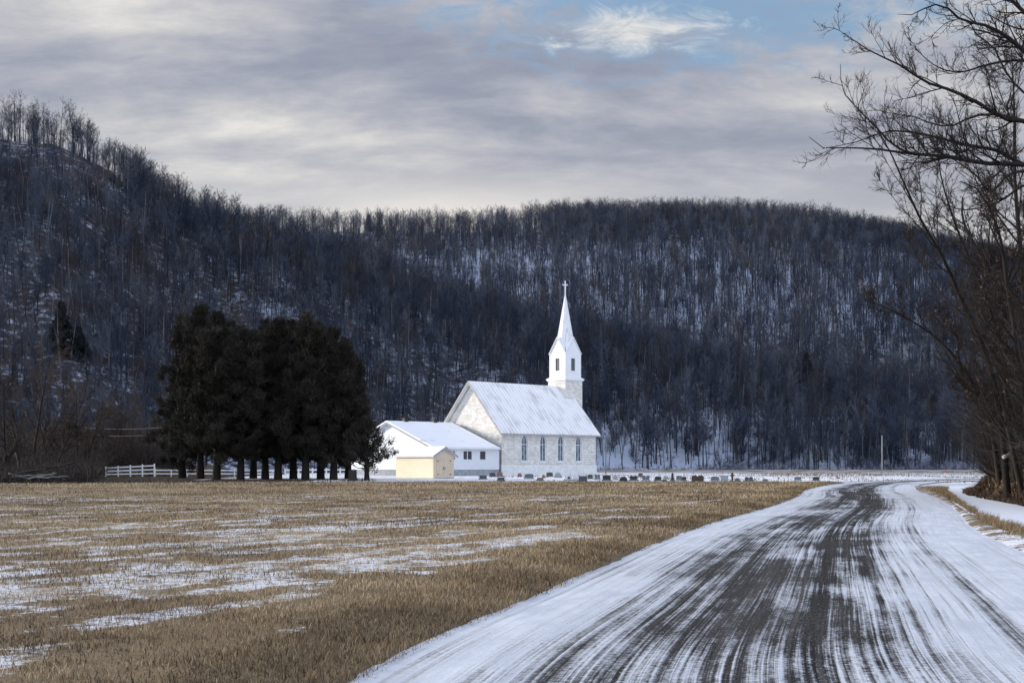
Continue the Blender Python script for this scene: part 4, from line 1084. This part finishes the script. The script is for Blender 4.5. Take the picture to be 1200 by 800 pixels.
b = MB(); b.cyl((-.3, .02, .1), (-.3, .02, HE-.1), .06, .06, 8); b.build('downpipe', M['metal_dark'], hall)

# ------------------------------------------------------------------ cream shed
sx, sy = at(508, 145), 145.0; sz = float(yard_z(sx, sy))
shed = tag(empty('shed', (sx, sy, sz), TH), 'small cream shed with double doors in front of the church hall', 'shed')
SA, SB, SE, SR = 3.05, 6.9, 2.62, 3.52
b = MB(); b.box(.003, .15, .152, SB-.152, 0, SE); b.box(SA-.15, SA-.003, .152, SB-.152, 0, SE); b.build('side_wall', M['siding_cream'], shed)
b = MB(); b.prism(gable(0, SA, 0, SE, SR-.05), .002, .15, 'y'); b.build('front_wall', M['shed_front'], shed)
b = MB(); b.prism(gable(0, SA, 0, SE, SR-.05), SB-.15, SB, 'y'); b.build('back_wall', M['siding_cream'], shed)
b = MB(); s3 = (SR-SE)/(SA/2); o3 = .28; th = .18
b.prism([(-o3, SE-o3*s3), (SA/2, SR), (SA/2, SR+th), (-o3-.03, SE-o3*s3+th)], -.35, SB+.3, 'y')
b.prism([(SA+o3, SE-o3*s3), (SA+o3+.03, SE-o3*s3+th), (SA/2+.002, SR+th), (SA/2+.002, SR)], -.35, SB+.3, 'y')
rf = b.build('roof', M['roof_snow'], shed)
b = MB(); b.prism([(-o3-.02, SE-o3*s3-.08), (SA/2, SR-.08), (SA/2, SR+th*.7), (-o3-.03, SE-o3*s3+th*.7)], -.41, -.353, 'y'); b.prism([(SA+o3+.02, SE-o3*s3-.08), (SA+o3+.03, SE-o3*s3+th*.7), (SA/2+.002, SR+th*.7), (SA/2+.002, SR-.08)], -.41, -.353, 'y')
b.build('bargeboard', M['fascia'], rf)
for x0, x1, hx in ((.45, 1.5, 1.38), (1.53, 2.6, 1.63)):
    b = MB(); b.box(x0, x1, -.05, -.001, .1, 2.25); dr = b.build('door', M['shed_door'], shed)
    b = MB()
    for q in ((x0+.003, x0+.12, .1, 2.25), (x1-.12, x1-.003, .1, 2.25), (x0+.123, x1-.123, 1.1, 1.22), (x0+.123, x1-.123, 2.12, 2.24), (x0+.123, x1-.123, .11, .23)): b.box(q[0], q[1], -.075, -.053, q[2], q[3])
    b.build('batten', M['shed_front'], dr)
    b = MB(); b.box(hx-.03, hx+.03, -.11, -.078, 1.0, 1.3); b.build('handle', M['metal_dark'], dr)
    for zz in (.45, 1.95):
        hx2 = x0 if hx > (x0+x1)/2 else x1-.3
        b = MB(); b.box(hx2+.02, hx2+.28, -.088, -.077, zz, zz+.07); b.build('hinge', M['metal_dark'], dr)
b = MB(); b.box(-.06, SA+.06, -.06, SB+.06, -.3, -.003+.06); b.build('skid_base', M['block_grey'], shed)

# ------------------------------------------------------------------ gravestones
STM = {'black': plain('granite_black', (.018, .018, .022), .35, .3, 12, .5), 'dark': plain('granite_dark', (.065, .07, .085), .5, .3, 12, .4), 'grey': plain('granite_grey', (.13, .15, .155), .6, .25, 12),
       'pale': plain('granite_pale', (.30, .32, .33), .65, .2, 12), 'pink': plain('granite_pink', (.22, .125, .12), .55, .25, 12), 'white': plain('marble_white', (.60, .61, .62), .6, .1, 6),
       'brown': plain('granite_brown', (.075, .042, .035), .5, .3, 12), 'snow': material('cap_snow', lambda g: dict(color=(.86, .88, .91), rough=.7))}
def headstone(px, w_px, y_top, y_bot, shape, colr, label):
    gz = None
    d = 140.
    for _ in range(12):
        z = float(yard_z(at(px, d), d)); d = min(max((CAMH-z)*F/(y_bot-HZ), 123.5), 172)
    if d > 158: d = 158+(d-158)*.25 if px < 705 else d
    x = at(px, d); z = float(yard_z(x, d)); sc_ = F/d
    w = w_px/sc_*.92; h = max((y_bot-y_top)/sc_*.84, .25); dp = .22 if h < 1 else .3
    r = tag(empty('gravestone', (x, d, z), random.uniform(-.12, .12)+.12), label, 'gravestone', 'gravestones in the churchyard')
    ph = .14 if shape != 'marker' else .06
    b = MB(); b.box(-w/2-.08, w/2+.08, -dp/2-.09, dp/2+.09, -.2, ph); b.build('base', STM['pale' if colr in ('white', 'pale') else 'grey' if colr != 'grey' else 'pale'], r, bevel=.012)
    b = MB(); hw = w/2
    if shape in ('slab', 'marker'):
        n_ = 8; po = [(-hw, ph+.002), (hw, ph+.002), (hw, h*.86)]+[(hw-2*hw*i/n_, h*.86+h*.14*math.sin(math.pi*i/n_)) for i in range(1, n_)]+[(-hw, h*.86)]
        b.prism(po, -dp/2, dp/2, 'y')
    elif shape == 'round':
        n_ = 10; rr_ = min(hw, h-ph-.05); po = [(-hw, ph+.002), (hw, ph+.002)]+[(hw*math.cos(math.pi*i/n_), h-rr_+rr_*math.sin(math.pi*i/n_)) for i in range(n_+1)]
        b.prism(po, -dp/2, dp/2, 'y')
    elif shape == 'block':
        b.prism([(-hw, ph+.002), (hw, ph+.002), (hw*.96, h), (-hw*.96, h)], -dp/2, dp/2, 'y')
    elif shape == 'twin':
        for s in (-1, 1):
            c_ = s*hw*.52; q_ = hw*.46; n_ = 8
            b.prism([(c_-q_, ph+.002), (c_+q_, ph+.002), (c_+q_, h*.75)]+[(c_+q_*math.cos(math.pi*i/n_), h*.75+h*.25*math.sin(math.pi*i/n_)) for i in range(1, n_)]+[(c_-q_, h*.75)], -dp/2, dp/2, 'y')
    elif shape == 'obelisk':
        b.box(-hw, hw, -hw, hw, ph+.002, h*.3)
        v_ = [(-hw*.8, -hw*.8, h*.302), (hw*.8, -hw*.8, h*.302), (hw*.8, hw*.8, h*.302), (-hw*.8, hw*.8, h*.302), (-hw*.55, -hw*.55, h*.9), (hw*.55, -hw*.55, h*.9), (hw*.55, hw*.55, h*.9), (-hw*.55, hw*.55, h*.9), (0, 0, h)]
        b.add(v_, [(3, 2, 1, 0), (0, 1, 5, 4), (1, 2, 6, 5), (2, 3, 7, 6), (3, 0, 4, 7), (4, 5, 8), (5, 6, 8), (6, 7, 8), (7, 4, 8)])
    elif shape == 'heart':
        po = [(-hw*.75, ph+.002), (hw*.75, ph+.002), (hw, h*.6), (hw*.85, h*.92), (hw*.45, h), (0, h*.86), (-hw*.45, h), (-hw*.85, h*.92), (-hw, h*.6)]
        b.prism(po, -dp/2, dp/2, 'y')
    elif shape == 'cross':
        b.box(-.09, .09, -.08, .08, ph+.002, h); b.box(-hw, -.092, -.075, .075, h*.62, h*.78); b.box(.092, hw, -.075, .075, h*.62, h*.78)
    st = b.build('headstone', STM[colr], r, bevel=.015 if shape not in ('cross',) else 0)
    if shape == 'plate':
        pass
    return r, st, w, h, dp, ph
GS = [
 (566, 9, 556, 561.5, 'block', 'dark', 'dark low wide gravestone just right of the shed doors'),
 (577, 7, 552, 558, 'slab', 'dark', 'dark gravestone against the hall foundation, beside the reddish one'),
 (585.5, 7.5, 551.5, 558.5, 'slab', 'pink', 'reddish pink gravestone at the corner where hall and church meet'),
 (587, 9, 558, 564, 'block', 'dark', 'dark blue grey block gravestone directly in front of the reddish one'),
 (609, 5, 552.5, 558, 'round', 'pink', 'small pale pink rounded gravestone left of the first church window'),
 (620, 11, 553.5, 561, 'slab', 'grey', 'wide grey green gravestone below the first church window from the left'),
 (633, 8, 558.5, 563, 'marker', 'pink', 'low brownish pink marker in the snow in front of the wide grey green stone'),
 (637, 3.5, 555, 560, 'round', 'pink', 'tiny pink gravestone below the second church window'),
 (644, 8, 551, 557.5, 'slab', 'dark', 'dark gravestone close to the church wall between second and third window'),
 (653.5, 8.5, 552, 559.5, 'round', 'pale', 'light grey round topped gravestone below the third church window'),
 (666.5, 7.5, 556, 563, 'block', 'white', 'white block gravestone with a dark plaque on its face'),
 (674, 6, 555.5, 563, 'slab', 'white', 'plain white gravestone beside the one with the dark plaque'),
 (683, 11, 556, 565, 'block', 'dark', 'tall dark grey block gravestone below the fourth church window'),
 (691.5, 6.5, 554.5, 561, 'slab', 'dark', 'dark slab just left of the church front corner'),
 (700, 7, 554, 562, 'twin', 'grey', 'grey double gravestone at the front corner of the church'),
 (711, 10, 555, 563, 'slab', 'black', 'glossy black slab right of the flagpole foot'),
 (721, 6, 555.5, 562, 'heart', 'pale', 'pale heart shaped gravestone between two black ones'),
 (730.5, 10.5, 557, 565, 'round', 'black', 'black half round gravestone, nearest black stone right of the church'),
 (742.5, 10.5, 556, 563, 'heart', 'black', 'black heart topped gravestone right of the half round one'),
 (750.5, 5.5, 552.5, 558.5, 'slab', 'dark', 'small dark gravestone standing farther back behind the black ones'),
 (757, 9, 555.5, 563.5, 'twin', 'grey', 'grey double gravestone just right of the black heart topped one'),
 (771, 8, 557, 563.5, 'slab', 'black', 'small black slab on the open snow, left of the tall black obelisk'),
 (778.5, 6.5, 561, 565.3, 'marker', 'dark', 'low dark marker in front of the small black slab'),
 (780, 6.5, 556, 561, 'slab', 'pale', 'pale grey gravestone close behind the low dark marker'),
 (788, 4, 551.5, 563.5, 'obelisk', 'black', 'tall slim black obelisk, the tallest dark stone of the row'),
 (795.5, 7, 556, 563, 'block', 'grey', 'grey block gravestone touching the obelisk on its right'),
 (801.5, 5.5, 557, 563.5, 'slab', 'brown', 'brown gravestone just left of the big double one'),
 (817.5, 16, 555, 565, 'twin', 'brown', 'big dark brown double gravestone, the widest in the churchyard'),
 (837.5, 10.5, 557, 564, 'slab', 'grey', 'grey slab right of the big brown double gravestone'),
 (849, 9.5, 555.5, 564.5, 'block', 'pale', 'pale grey green block gravestone left of the thin brown cross'),
 (858.2, 5, 551.5, 564.5, 'cross', 'brown', 'tall thin dark brown cross standing over the graves'),
 (864, 6.5, 559, 564.5, 'round', 'pink', 'pinkish rounded gravestone at the foot of the brown cross'),
 (877.5, 10.5, 558, 564.5, 'twin', 'dark', 'dark grey double gravestone apart from the others on the right'),
 (896.5, 7, 561, 564.5, 'marker', 'grey', 'low grey marker in the snow at the right end of the main row'),
 (934.5, 8.5, 558, 563.8, 'slab', 'grey', 'lone grey green gravestone far right near the road bend'),
 (956, 8, 558, 563.8, 'block', 'black', 'lone black block gravestone farthest right beside the road bend')]
for t_ in GS:
    r, st, w_, h_, dp_, ph_ = headstone(*t_)
    if 'plaque' in t_[6] and t_[6].startswith('white'):
        b = MB(); b.box(-w_*.2, w_*.2, -dp_/2-.02, -dp_/2-.002, h_*.4, h_*.8); b.build('plaque', STM['black'], r)
    if t_[5] in ('black', 'brown', 'grey', 'dark') and t_[4] in ('block', 'slab') and random.random() < .7:
        b = MB(); zt = h_+.002; b.prism([(-w_*.44, zt), (w_*.44, zt), (w_*.36, zt+.05), (-w_*.36, zt+.055)], -dp_*.4, dp_*.4, 'y'); b.build('snow_cap', STM['snow'], r)

# ------------------------------------------------------------------ poles
def pole(name, px, d, ytop, r, label, mat, cap=None, arm=False):
    x = at(px, d); z = float(yard_z(x, d)) if d < 262 else .25
    h = zat(ytop, d)-z; rt = empty(name, (x, d, z)); b = MB(); b.cyl((0, 0, -.3), (0, 0, h), r, r*.7, 10); b.build('shaft', M[mat], rt, smooth=True)
    if cap:
        b = MB(); b.cyl((0, 0, h), (0, 0, h+.12), r*1.6, r*1.2, 10); b.build('cap', M[mat], rt)
        b = MB(); b.cyl((0, 0, -.1), (0, 0, .18), .22, .18, 10); b.build('base', M['block_grey'], rt)
    if arm:
        b = MB(); b.box(-.9, .9, -.06, .06, h-.5, h-.38); b.build('crossarm', M['grey_wood'], rt)
    return tag(rt, label, 'pole')
pole('flagpole', 710, 182, 508, .07, 'bare grey flagpole beside the front corner of the church', 'grey_wood', True)
pole('utility_pole', 1033.5, 300, 510, .17, 'tall pale wooden pole standing by the foot of the hill near the road bend', 'pale_wood', False)
def wire_pole(px, d, h, label):
    x = at(px, d); rt = empty('wire_pole', (x, d, float(litter_z(x, d)))); b = MB(); b.cyl((0, 0, -.3), (0, 0, h), .13, .09, 8); b.build('shaft', M['stump_wood'], rt)
    b = MB(); b.box(-.7, .7, -.05, .05, h-.3, h-.2); b.build('crossarm', M['stump_wood'], rt); tag(rt, label, 'pole'); return (x, d, float(litter_z(x, d))+h-.15)
p1 = wire_pole(84, 172, 6.9, 'dark wire pole hidden among the left thicket'); p2 = wire_pole(196, 178, 7.0, 'dark wire pole at the left edge of the cedar grove')
for k, dz in enumerate((0, -.95)):
    t = np.linspace(0, 1, 12)[:, None]; P = np.array(p1)*(1-t)+np.array(p2)*t; P[:, 2] += dz-.35*4*t[:, 0]*(1-t[:, 0])
    V, q = tubes([(P[None], np.full((1, 12), .022), 4)])
    tag(link('overhead_wire', np_mesh('overhead_wire', V, [q]), M['pale_wood']), ('upper' if k == 0 else 'lower')+' of the two thin wires crossing above the white fence', 'wire')
# small road markers
for px, dd, h, lab in ((981, 122, .75, 'short red and white marker stake at the near inside of the road bend'), (1107.5, 176, 1.1, 'thin red and white marker stake at the far side of the road bend')):
    x = at(px, dd); r = empty('marker_stake', (x, dd, .0)); b = MB(); b.box(-.04, .04, -.03, .03, -.2, h*.6); b.build('shaft', M['white_paint'], r)
    b = MB(); b.box(-.07, .07, -.035, .035, h*.6, h); b.build('reflector', plain('reflector_red', (.45, .10, .07), .5, .2), r); tag(r, lab, 'marker stake')

# ------------------------------------------------------------------ right verge, driveway, bank
DC = spline(np.array([(10.6, -10), (10.9, 8), (12.2, 20), (14.6, 32), (18.2, 45), (22.2, 58), (26.3, 72), (29.6, 84), (33, 95)]), 120)
tgd = np.gradient(DC, axis=0); tgd /= np.linalg.norm(tgd, axis=1)[:, None]; nd = np.stack([tgd[:, 1], -tgd[:, 0]], 1)
wl_ = np.interp(DC[:, 1], [20, 45, 58, 75, 95], [1.5, 2.0, 2.1, 1.5, .6]); usd = np.linspace(-1, 1, 14)
Xd = DC[:, 0][:, None]+nd[:, 0][:, None]*wl_[:, None]*usd*1.3; Yd = DC[:, 1][:, None]+nd[:, 1][:, None]*wl_[:, None]*usd*1.3
Zd = np.full_like(Xd, .035)+.04*(fbm(Xd, Yd)-.5); Zd[:, 0] = -.08; Zd[:, -1] = -.08
tag(link('driveway', grid_mesh('driveway', Xd, Yd, Zd), M['drive']), kind='structure')
def xbank(y): return np.interp(y, [-20, 20, 40, 54, 69, 77, 85, 95, 104, 112], [16, 15.0, 18.0, 21.6, 25.0, 27.4, 30.6, 35.5, 40.5, 47])
yb_ = np.linspace(-15, 112, 190); sb = np.concatenate([np.linspace(0, 6, 60), np.linspace(6.5, 70, 40)])
Sb, Yb2 = np.meshgrid(sb, yb_); Xb2 = xbank(Yb2)+Sb
def bank_z(x, y):
    s = x-xbank(y)
    h = np.interp(y, [-15, 20, 40, 60, 78, 100, 112], [.6, 1.0, 1.9, 2.6, 2.5, 1.6, .3])
    return -.07+h*(.25*sstep(0, .9, s)+.75*sstep(.3, 3.0, s))+(fbm(x*.9, y*.9, 4)-.5)*.55*sstep(.1, 1.5, s)+.5*sstep(4, 30, s)
tag(link('bank', grid_mesh('bank', Xb2, Yb2, bank_z(Xb2, Yb2)), M['bank']), kind='structure')
def between(y): 
    return xr(y), np.interp(y, DC[:, 1], DC[:, 0]-wl_)
yv = np.linspace(6, 104, 240); uvv = np.linspace(0, 1, 14)
Yv = np.repeat(yv[:, None], 14, 1); a_, b_ = between(yv); Xv = (a_-.25)[:, None]+((b_-a_)+.2)[:, None]*uvv
Zv = -.02+.09*np.sin(np.pi*uvv)[None]+.06*(fbm(Xv*1.4, Yv*1.4, 3)-.5); Zv[:, 0] = -.05; Zv[:, -1] = -.05
tag(link('verge', grid_mesh('verge', Xv, Yv, Zv), M['verge']), kind='structure')
parts = []
n = 90000; y = RNG.uniform(18, 96, n)**1.0; a_, b_ = between(y); u_ = RNG.random(n); x = a_+.1+(b_-a_)*u_
cl_ = fbm(x*1.2, y*.6, 3); ridge = np.exp(-((u_-.62)/.30)**2)
k = RNG.random(n) < np.clip((cl_-.30)*3, 0, 1)*ridge*np.interp(y, [18, 24, 32, 96], [.15, .35, .8, .9])*np.clip((fbm(x*2.6, y*1.3, 3)-.33)*4, .1, 1); x, y = x[k], y[k]; n = len(x)
parts.append(blades(n, x, y, np.full(n, .03), RNG.uniform(.06, .30, n), RNG.uniform(.008, .02, n), RNG.uniform(.1, .9, n), np.clip(RNG.beta(2, 2, n)*.9+.1, 0, 1)))
n = 30000; y = RNG.uniform(38, 112, n); s_ = RNG.exponential(1.6, n); x = xbank(y)+s_-.3
k = (fbm(x*.9+7, y*.9, 3) > .42); x, y = x[k], y[k]; n = len(x)
o = join_blades('bank_litter', [blades(n, x, y, np.maximum(bank_z(x, y), -.03), RNG.uniform(.08, .45, n), RNG.uniform(.02, .06, n), RNG.uniform(.5, .99, n), RNG.random(n)**1.6)], M['bank_leaf'])
tag(o, 'dark brown fallen leaves and twigs littering the bank at the right', 'leaf litter', kind='stuff')
o = join_blades('verge_grass', parts, M['verge_grass']); tag(o, 'dry tan grass on the verge and bank right of the road', 'grass', kind='stuff')

# ------------------------------------------------------------------ right hand trees
def limb_pts(pts, scale, ox, oy, d0, d1, n=14):
    P = np.array([(ox+a*scale, oy+b_*scale) for a, b_ in pts]); P = spline(P, n)
    dd = np.linspace(d0, d1, n); return np.stack([(P[:, 0]-600)/F*dd, dd, CAMH+(HZ-P[:, 1])/F*dd], 1)
def hero(name, trunk, limbs, label, seed, leaves=0, n2=13, n3=7, n4=6, twig=1., sub=.30, mats=('bark_dark', 'twig_dark'), extra=0):
    rng = np.random.default_rng(seed); base = trunk[0][0].copy()
    TP, TR = trunk
    r = empty(name, base)
    LPs = [l[0] for l in limbs]; LR = [np.linspace(l[1], l[2], len(l[0])) for l in limbs]
    if extra:                                # the rest of the crown, outside the picture
        e_ = sprout(TP[None], TR[None], extra, rng, (.28, .98), (35, 70), .5, .5, 13, .10, .05, tip=.2)
        P = e_[0]; keep = [i for i in range(len(P)) if P[i, -1, 0] > base[0]-1 or P[i, -1, 1] > base[1]+6]
        LPs += [P[i] for i in keep]; LR += [e_[1][i] for i in keep]
    A = (np.stack(LPs), np.stack(LR))
    b_ = sprout(*A, n2, rng, (.12, 1), (25, 62), sub, .5, 6, .13, .07, tip=.3, rmin=.014*twig, fall=.55)
    c_ = sprout(*b_, n3, rng, (.08, .97), (25, 58), .55, .6, 5, .15, .10, tip=.4, rmin=.009*twig, fall=.5)
    d_ = sprout(*c_, n4, rng, (.1, 1), (22, 52), .72, .6, 4, .14, .07, tip=.45, rmin=.0062*twig, fall=.4)
    tm = tube_mesh('trunk', [(TP[None]-base, TR[None], 10)]); link('trunk', tm, M[mats[0]], r)
    lm = tube_mesh('limbs', [(A[0]-base, A[1], 8)]); link('limbs', lm, M[mats[0]], r)
    cm = tube_mesh('crown', [(b_[0]-base, b_[1], 5), (c_[0]-base, c_[1], 4), (d_[0]-base, d_[1], 3)]); link('crown', cm, M[mats[1]], r)
    if leaves:
        tip = c_[0][rng.permutation(len(c_[0]))[:leaves], -1]-base
        C = np.concatenate([tip, np.full((len(tip), 1), .25)], 1)
        V, t, ti = sprays(C, 5, .11, rng, 1.); link('dead_leaves', np_mesh('dead_leaves', V, [t], {'tint': ti}), M['dead_leaf'], r)
    tag(r, label, 'tree'); return r
D = 56.0; tx0 = at(1222, D)
zg = float(bank_z(tx0, D))
TP = spline(np.array([(tx0+.3, D, zg-.2), (tx0+.1, D, 4.5), (tx0-.25, D+.1, 9), (tx0-.5, D+.2, 13), (tx0-.2, D, 17.5), (tx0+.3, D-.2, 22), (tx0+.6, D, 26)]), 24)
TR = np.linspace(.42, .07, 24); TR[0] *= 1.3
z5 = (.375, 900, 0)
L5 = lambda pts, d0, d1: limb_pts(pts, *z5, d0, d1)
limbs = [
 (L5([(858, 520), (760, 512), (680, 511), (560, 490), (440, 480), (330, 465), (230, 462), (165, 460), (128, 428)], D, D-2.5), .115, .012),
 (L5([(700, 511), (620, 500), (560, 487), (470, 483), (400, 460), (340, 400), (290, 350), (235, 285), (226, 200)], D, D-4), .075, .010),
 (L5([(858, 545), (770, 500), (700, 465), (620, 455), (540, 432), (440, 412), (370, 410), (290, 440), (170, 465)], D, D+1.5), .10, .010),
 (L5([(860, 400), (800, 378), (740, 370), (650, 318), (580, 285), (490, 255), (420, 208), (320, 160), (222, 95)], D, D-1.5), .115, .011),
 (L5([(862, 420), (790, 375), (740, 362), (640, 364), (580, 392), (520, 390), (460, 365), (400, 358), (330, 340)], D, D+3), .08, .009),
 (L5([(872, 240), (800, 160), (740, 110), (680, 80), (600, 60), (560, 25), (510, 15), (460, 45), (405, 45)], D, D-2), .11, .011),
 (L5([(872, 220), (800, 190), (740, 192), (660, 210), (610, 225), (560, 222), (500, 190), (470, 160), (440, 120)], D, D+3), .07, .009),
 (L5([(875, 160), (830, 70), (780, 20), (740, -20), (680, -60), (600, -100), (540, -130), (470, -160), (420, -210)], D, D+1), .11, .011),
 (L5([(860, 560), (800, 535), (755, 543), (720, 580), (700, 600), (650, 548), (615, 520), (580, 500), (540, 440)], D, D-3), .075, .009),
 (L5([(860, 600), (800, 580), (740, 620), (700, 640), (660, 650), (600, 655), (560, 640), (520, 610), (470, 600)], D, D+2), .06, .009),
 (L5([(880, 60), (850, -60), (790, -140), (740, -220), (690, -300), (640, -360), (600, -420), (540, -480), (500, -560)], D, D+1), .11, .011),
 (L5([(868, 330), (800, 290), (760, 250), (720, 180), (700, 140), (660, 120), (620, 60), (560, 70), (500, 130)], D, D+2), .06, .009),
]
hero('bare_tree', (TP, TR), limbs, 'large bare tree at the right edge with long limbs reaching left across the sky', 900, 0, 20, 7, 4, 1.1, .25, extra=9)
def slim(px_pts, d, seed, label, r0, nl, leaves=0, n2=7, twig=1., mats=('bark_dark', 'twig_dark'), clean=.25, ang=(22, 50), ll=.33, xsub=.34):
    P2 = np.array(px_pts, float); n = len(P2); dd = d
    P = np.stack([(P2[:, 0]-600)/F*dd, np.full(n, dd), CAMH+(HZ-P2[:, 1])/F*dd], 1)
    P[0, 2] = float(bank_z(P[0, 0], dd))-.1 if P[0, 0] > xbank(dd) else 0
    TP = spline(P, 20); TP[:, 1] += np.sin(np.linspace(0, 3, 20))*.4; TR = np.linspace(r0, r0*.12, 20); rng = np.random.default_rng(seed)
    e_ = sprout(TP[None], TR[None], nl, rng, (clean, .98), ang, ll, .5, 13, .06, .07, tip=.2)
    return hero('bare_tree', (TP, TR), [(e_[0][i], e_[1][i, 0], e_[1][i, -1]) for i in range(nl)], label, seed, leaves, n2, 6, 5, twig, xsub, mats)
slim([(1182, 560), (1166, 440), (1147, 385), (1130, 350), (1108, 300), (1085, 262), (1062, 215), (1046, 180), (1022, 140)], 60, 911, 'slim bare tree leaning left over the road bend', .16, 13, 0, 11)
slim([(1190, 570), (1178, 430), (1160, 350), (1138, 300), (1118, 250), (1104, 205), (1098, 160)], 63, 912, 'slim bare tree just right of the leaning one, nearly upright', .15, 13, 0, 10)
slim([(1218, 560), (1200, 420), (1184, 330), (1176, 280), (1160, 240), (1148, 222), (1126, 212)], 52, 913, 'dark bare tree curving left at its top near the right edge', .19, 14, 60, 10)
slim([(1172, 565), (1158, 480), (1128, 425), (1100, 395), (1070, 375), (1045, 362), (1010, 350)], 66, 914, 'low bare tree stretching one long limb left over the road', .14, 14, 40, 10, ll=.3)
slim([(1164, 568), (1152, 500), (1140, 440), (1128, 395), (1122, 340), (1120, 290)], 72, 915, 'thin bare sapling at the front left edge of the roadside thicket', .075, 16, 40, 9, mats=('bark_dark', 'twig_dark'), clean=.1)
slim([(1204, 560), (1208, 420), (1200, 300), (1192, 200), (1190, 120), (1186, 60)], 68, 916, 'tall bare tree behind the big one, filling the sky with fine twigs', .22, 18, 0, 12)
slim([(1198, 566), (1184, 500), (1172, 420), (1170, 360), (1160, 300)], 58, 917, 'bushy bare tree with rusty dead leaves above the brown bank', .13, 18, 150, 10, mats=('bark_dark', 'twig_dark'), clean=.08, ll=.4)
slim([(1240, 560), (1236, 440), (1228, 330), (1215, 250)], 50, 918, 'bare tree mostly outside the right edge of the picture', .17, 18, 70, 10, clean=.1, ll=.42)
slim([(1206, 566), (1200, 500), (1196, 430), (1190, 380)], 62, 919, 'low twiggy tree low in the roadside thicket holding brown leaves', .085, 18, 170, 10, mats=('bark_dark', 'twig_dark'), clean=.06, ll=.5)
# thicket stuff on the bank
rng = np.random.default_rng(78)
n = 1300; y = rng.uniform(44, 82, n); s_ = 1.1+rng.exponential(4.5, n); x = xbank(y)+s_
brush('roadside_thicket', np.stack([x, y, bank_z(x, y)], 1), rng.uniform(1.5, 7.5, n)*np.interp(s_, [0, 3, 8], [.45, 1, 1.25]), rng, 6, .017, 'dark_brush', 'tangled leafless brush on the brown bank at the right edge', 'brush')
x0 = at(1181, 57); 
log('dead_log', (at(1176, 60), 60, zat(535, 60)-.02), (at(1207, 60), 60.4, zat(519, 60)+.05), .10, .07, 'pale_wood', 'pale fallen trunk leaning on the brown bank at the right edge', None, 2, 40)

# ------------------------------------------------------------------ brush at the foot of the hill, ledges on the bluff
n = 2600; y = rng.uniform(333, 392, n); x = (rng.uniform(690, 1180, n)-600)/F*y
k = fbm(x*.07, y*.07, 3) > .42; x, y = x[k], y[k]
brush('hill_foot_brush', np.stack([x, y, hill_z(x, y)-.1], 1), rng.uniform(1.5, 3.8, len(x)), rng, 8, .05, 'frost_brush', 'frosted pale brush along the foot of the right hill', 'brush', spread=.7)
def ledge(px, py, w_, h_, dp, seed, label):
    rng = np.random.default_rng(seed)
    ds = 472. if py < 222 else 490.
    d_ = ds-8
    x = at(px, d_); z = zat(py, d_); nx, nz_ = 16, 7
    b = MB(); uu = np.linspace(-1, 1, nx); vv = np.linspace(0, 1, nz_)
    Vv = []
    for k_ in range(nz_):
        for i in range(nx):
            step = (k_//2)*.6
            Vv.append((uu[i]*w_/2, -dp*(1-abs(uu[i])**3)*(1-.12*step)+rng.normal()*.5+abs(uu[i])*2.0, -h_*.7+vv[k_]*h_*1.3*(1-.35*uu[i]**2)+rng.normal()*.25))
    for i in range(nx): Vv.append((uu[i]*w_/2, 7, h_*.55*(1-.35*uu[i]**2)+rng.normal()*.3))
    fs = [(k_*nx+i, k_*nx+i+1, (k_+1)*nx+i+1, (k_+1)*nx+i) for k_ in range(nz_) for i in range(nx-1)]
    b.add(Vv, fs); b.add([(-w_/2, 8, -h_), (w_/2, 8, -h_), (w_/2, 8, h_*.1), (-w_/2, 8, h_*.1)], [(0, 1, 2, 3)])
    o = b.build('rock_outcrop', M['rock']); o.location = (x, float(d_), z); o.rotation_euler.z = 0
    zt = float(hill_z(x, d_)); o.location.z = min(z, zt+1.5)-2.2
    tag(o, label, 'rock', 'rock ledges on the left bluff')
ledge(30, 186, 24, 6, 3, 1, 'long dark rock ledge high on the left bluff under the tallest trees')
ledge(92, 198, 26, 7, 4, 2, 'wide snow topped rock ledge on the brow of the left bluff')
ledge(136, 216, 15, 6, 3, 3, 'lower right rock ledge where the left bluff starts to fall away')
ledge(176, 252, 13, 5, 3, 4, 'small pale rock face below the bluff brow')
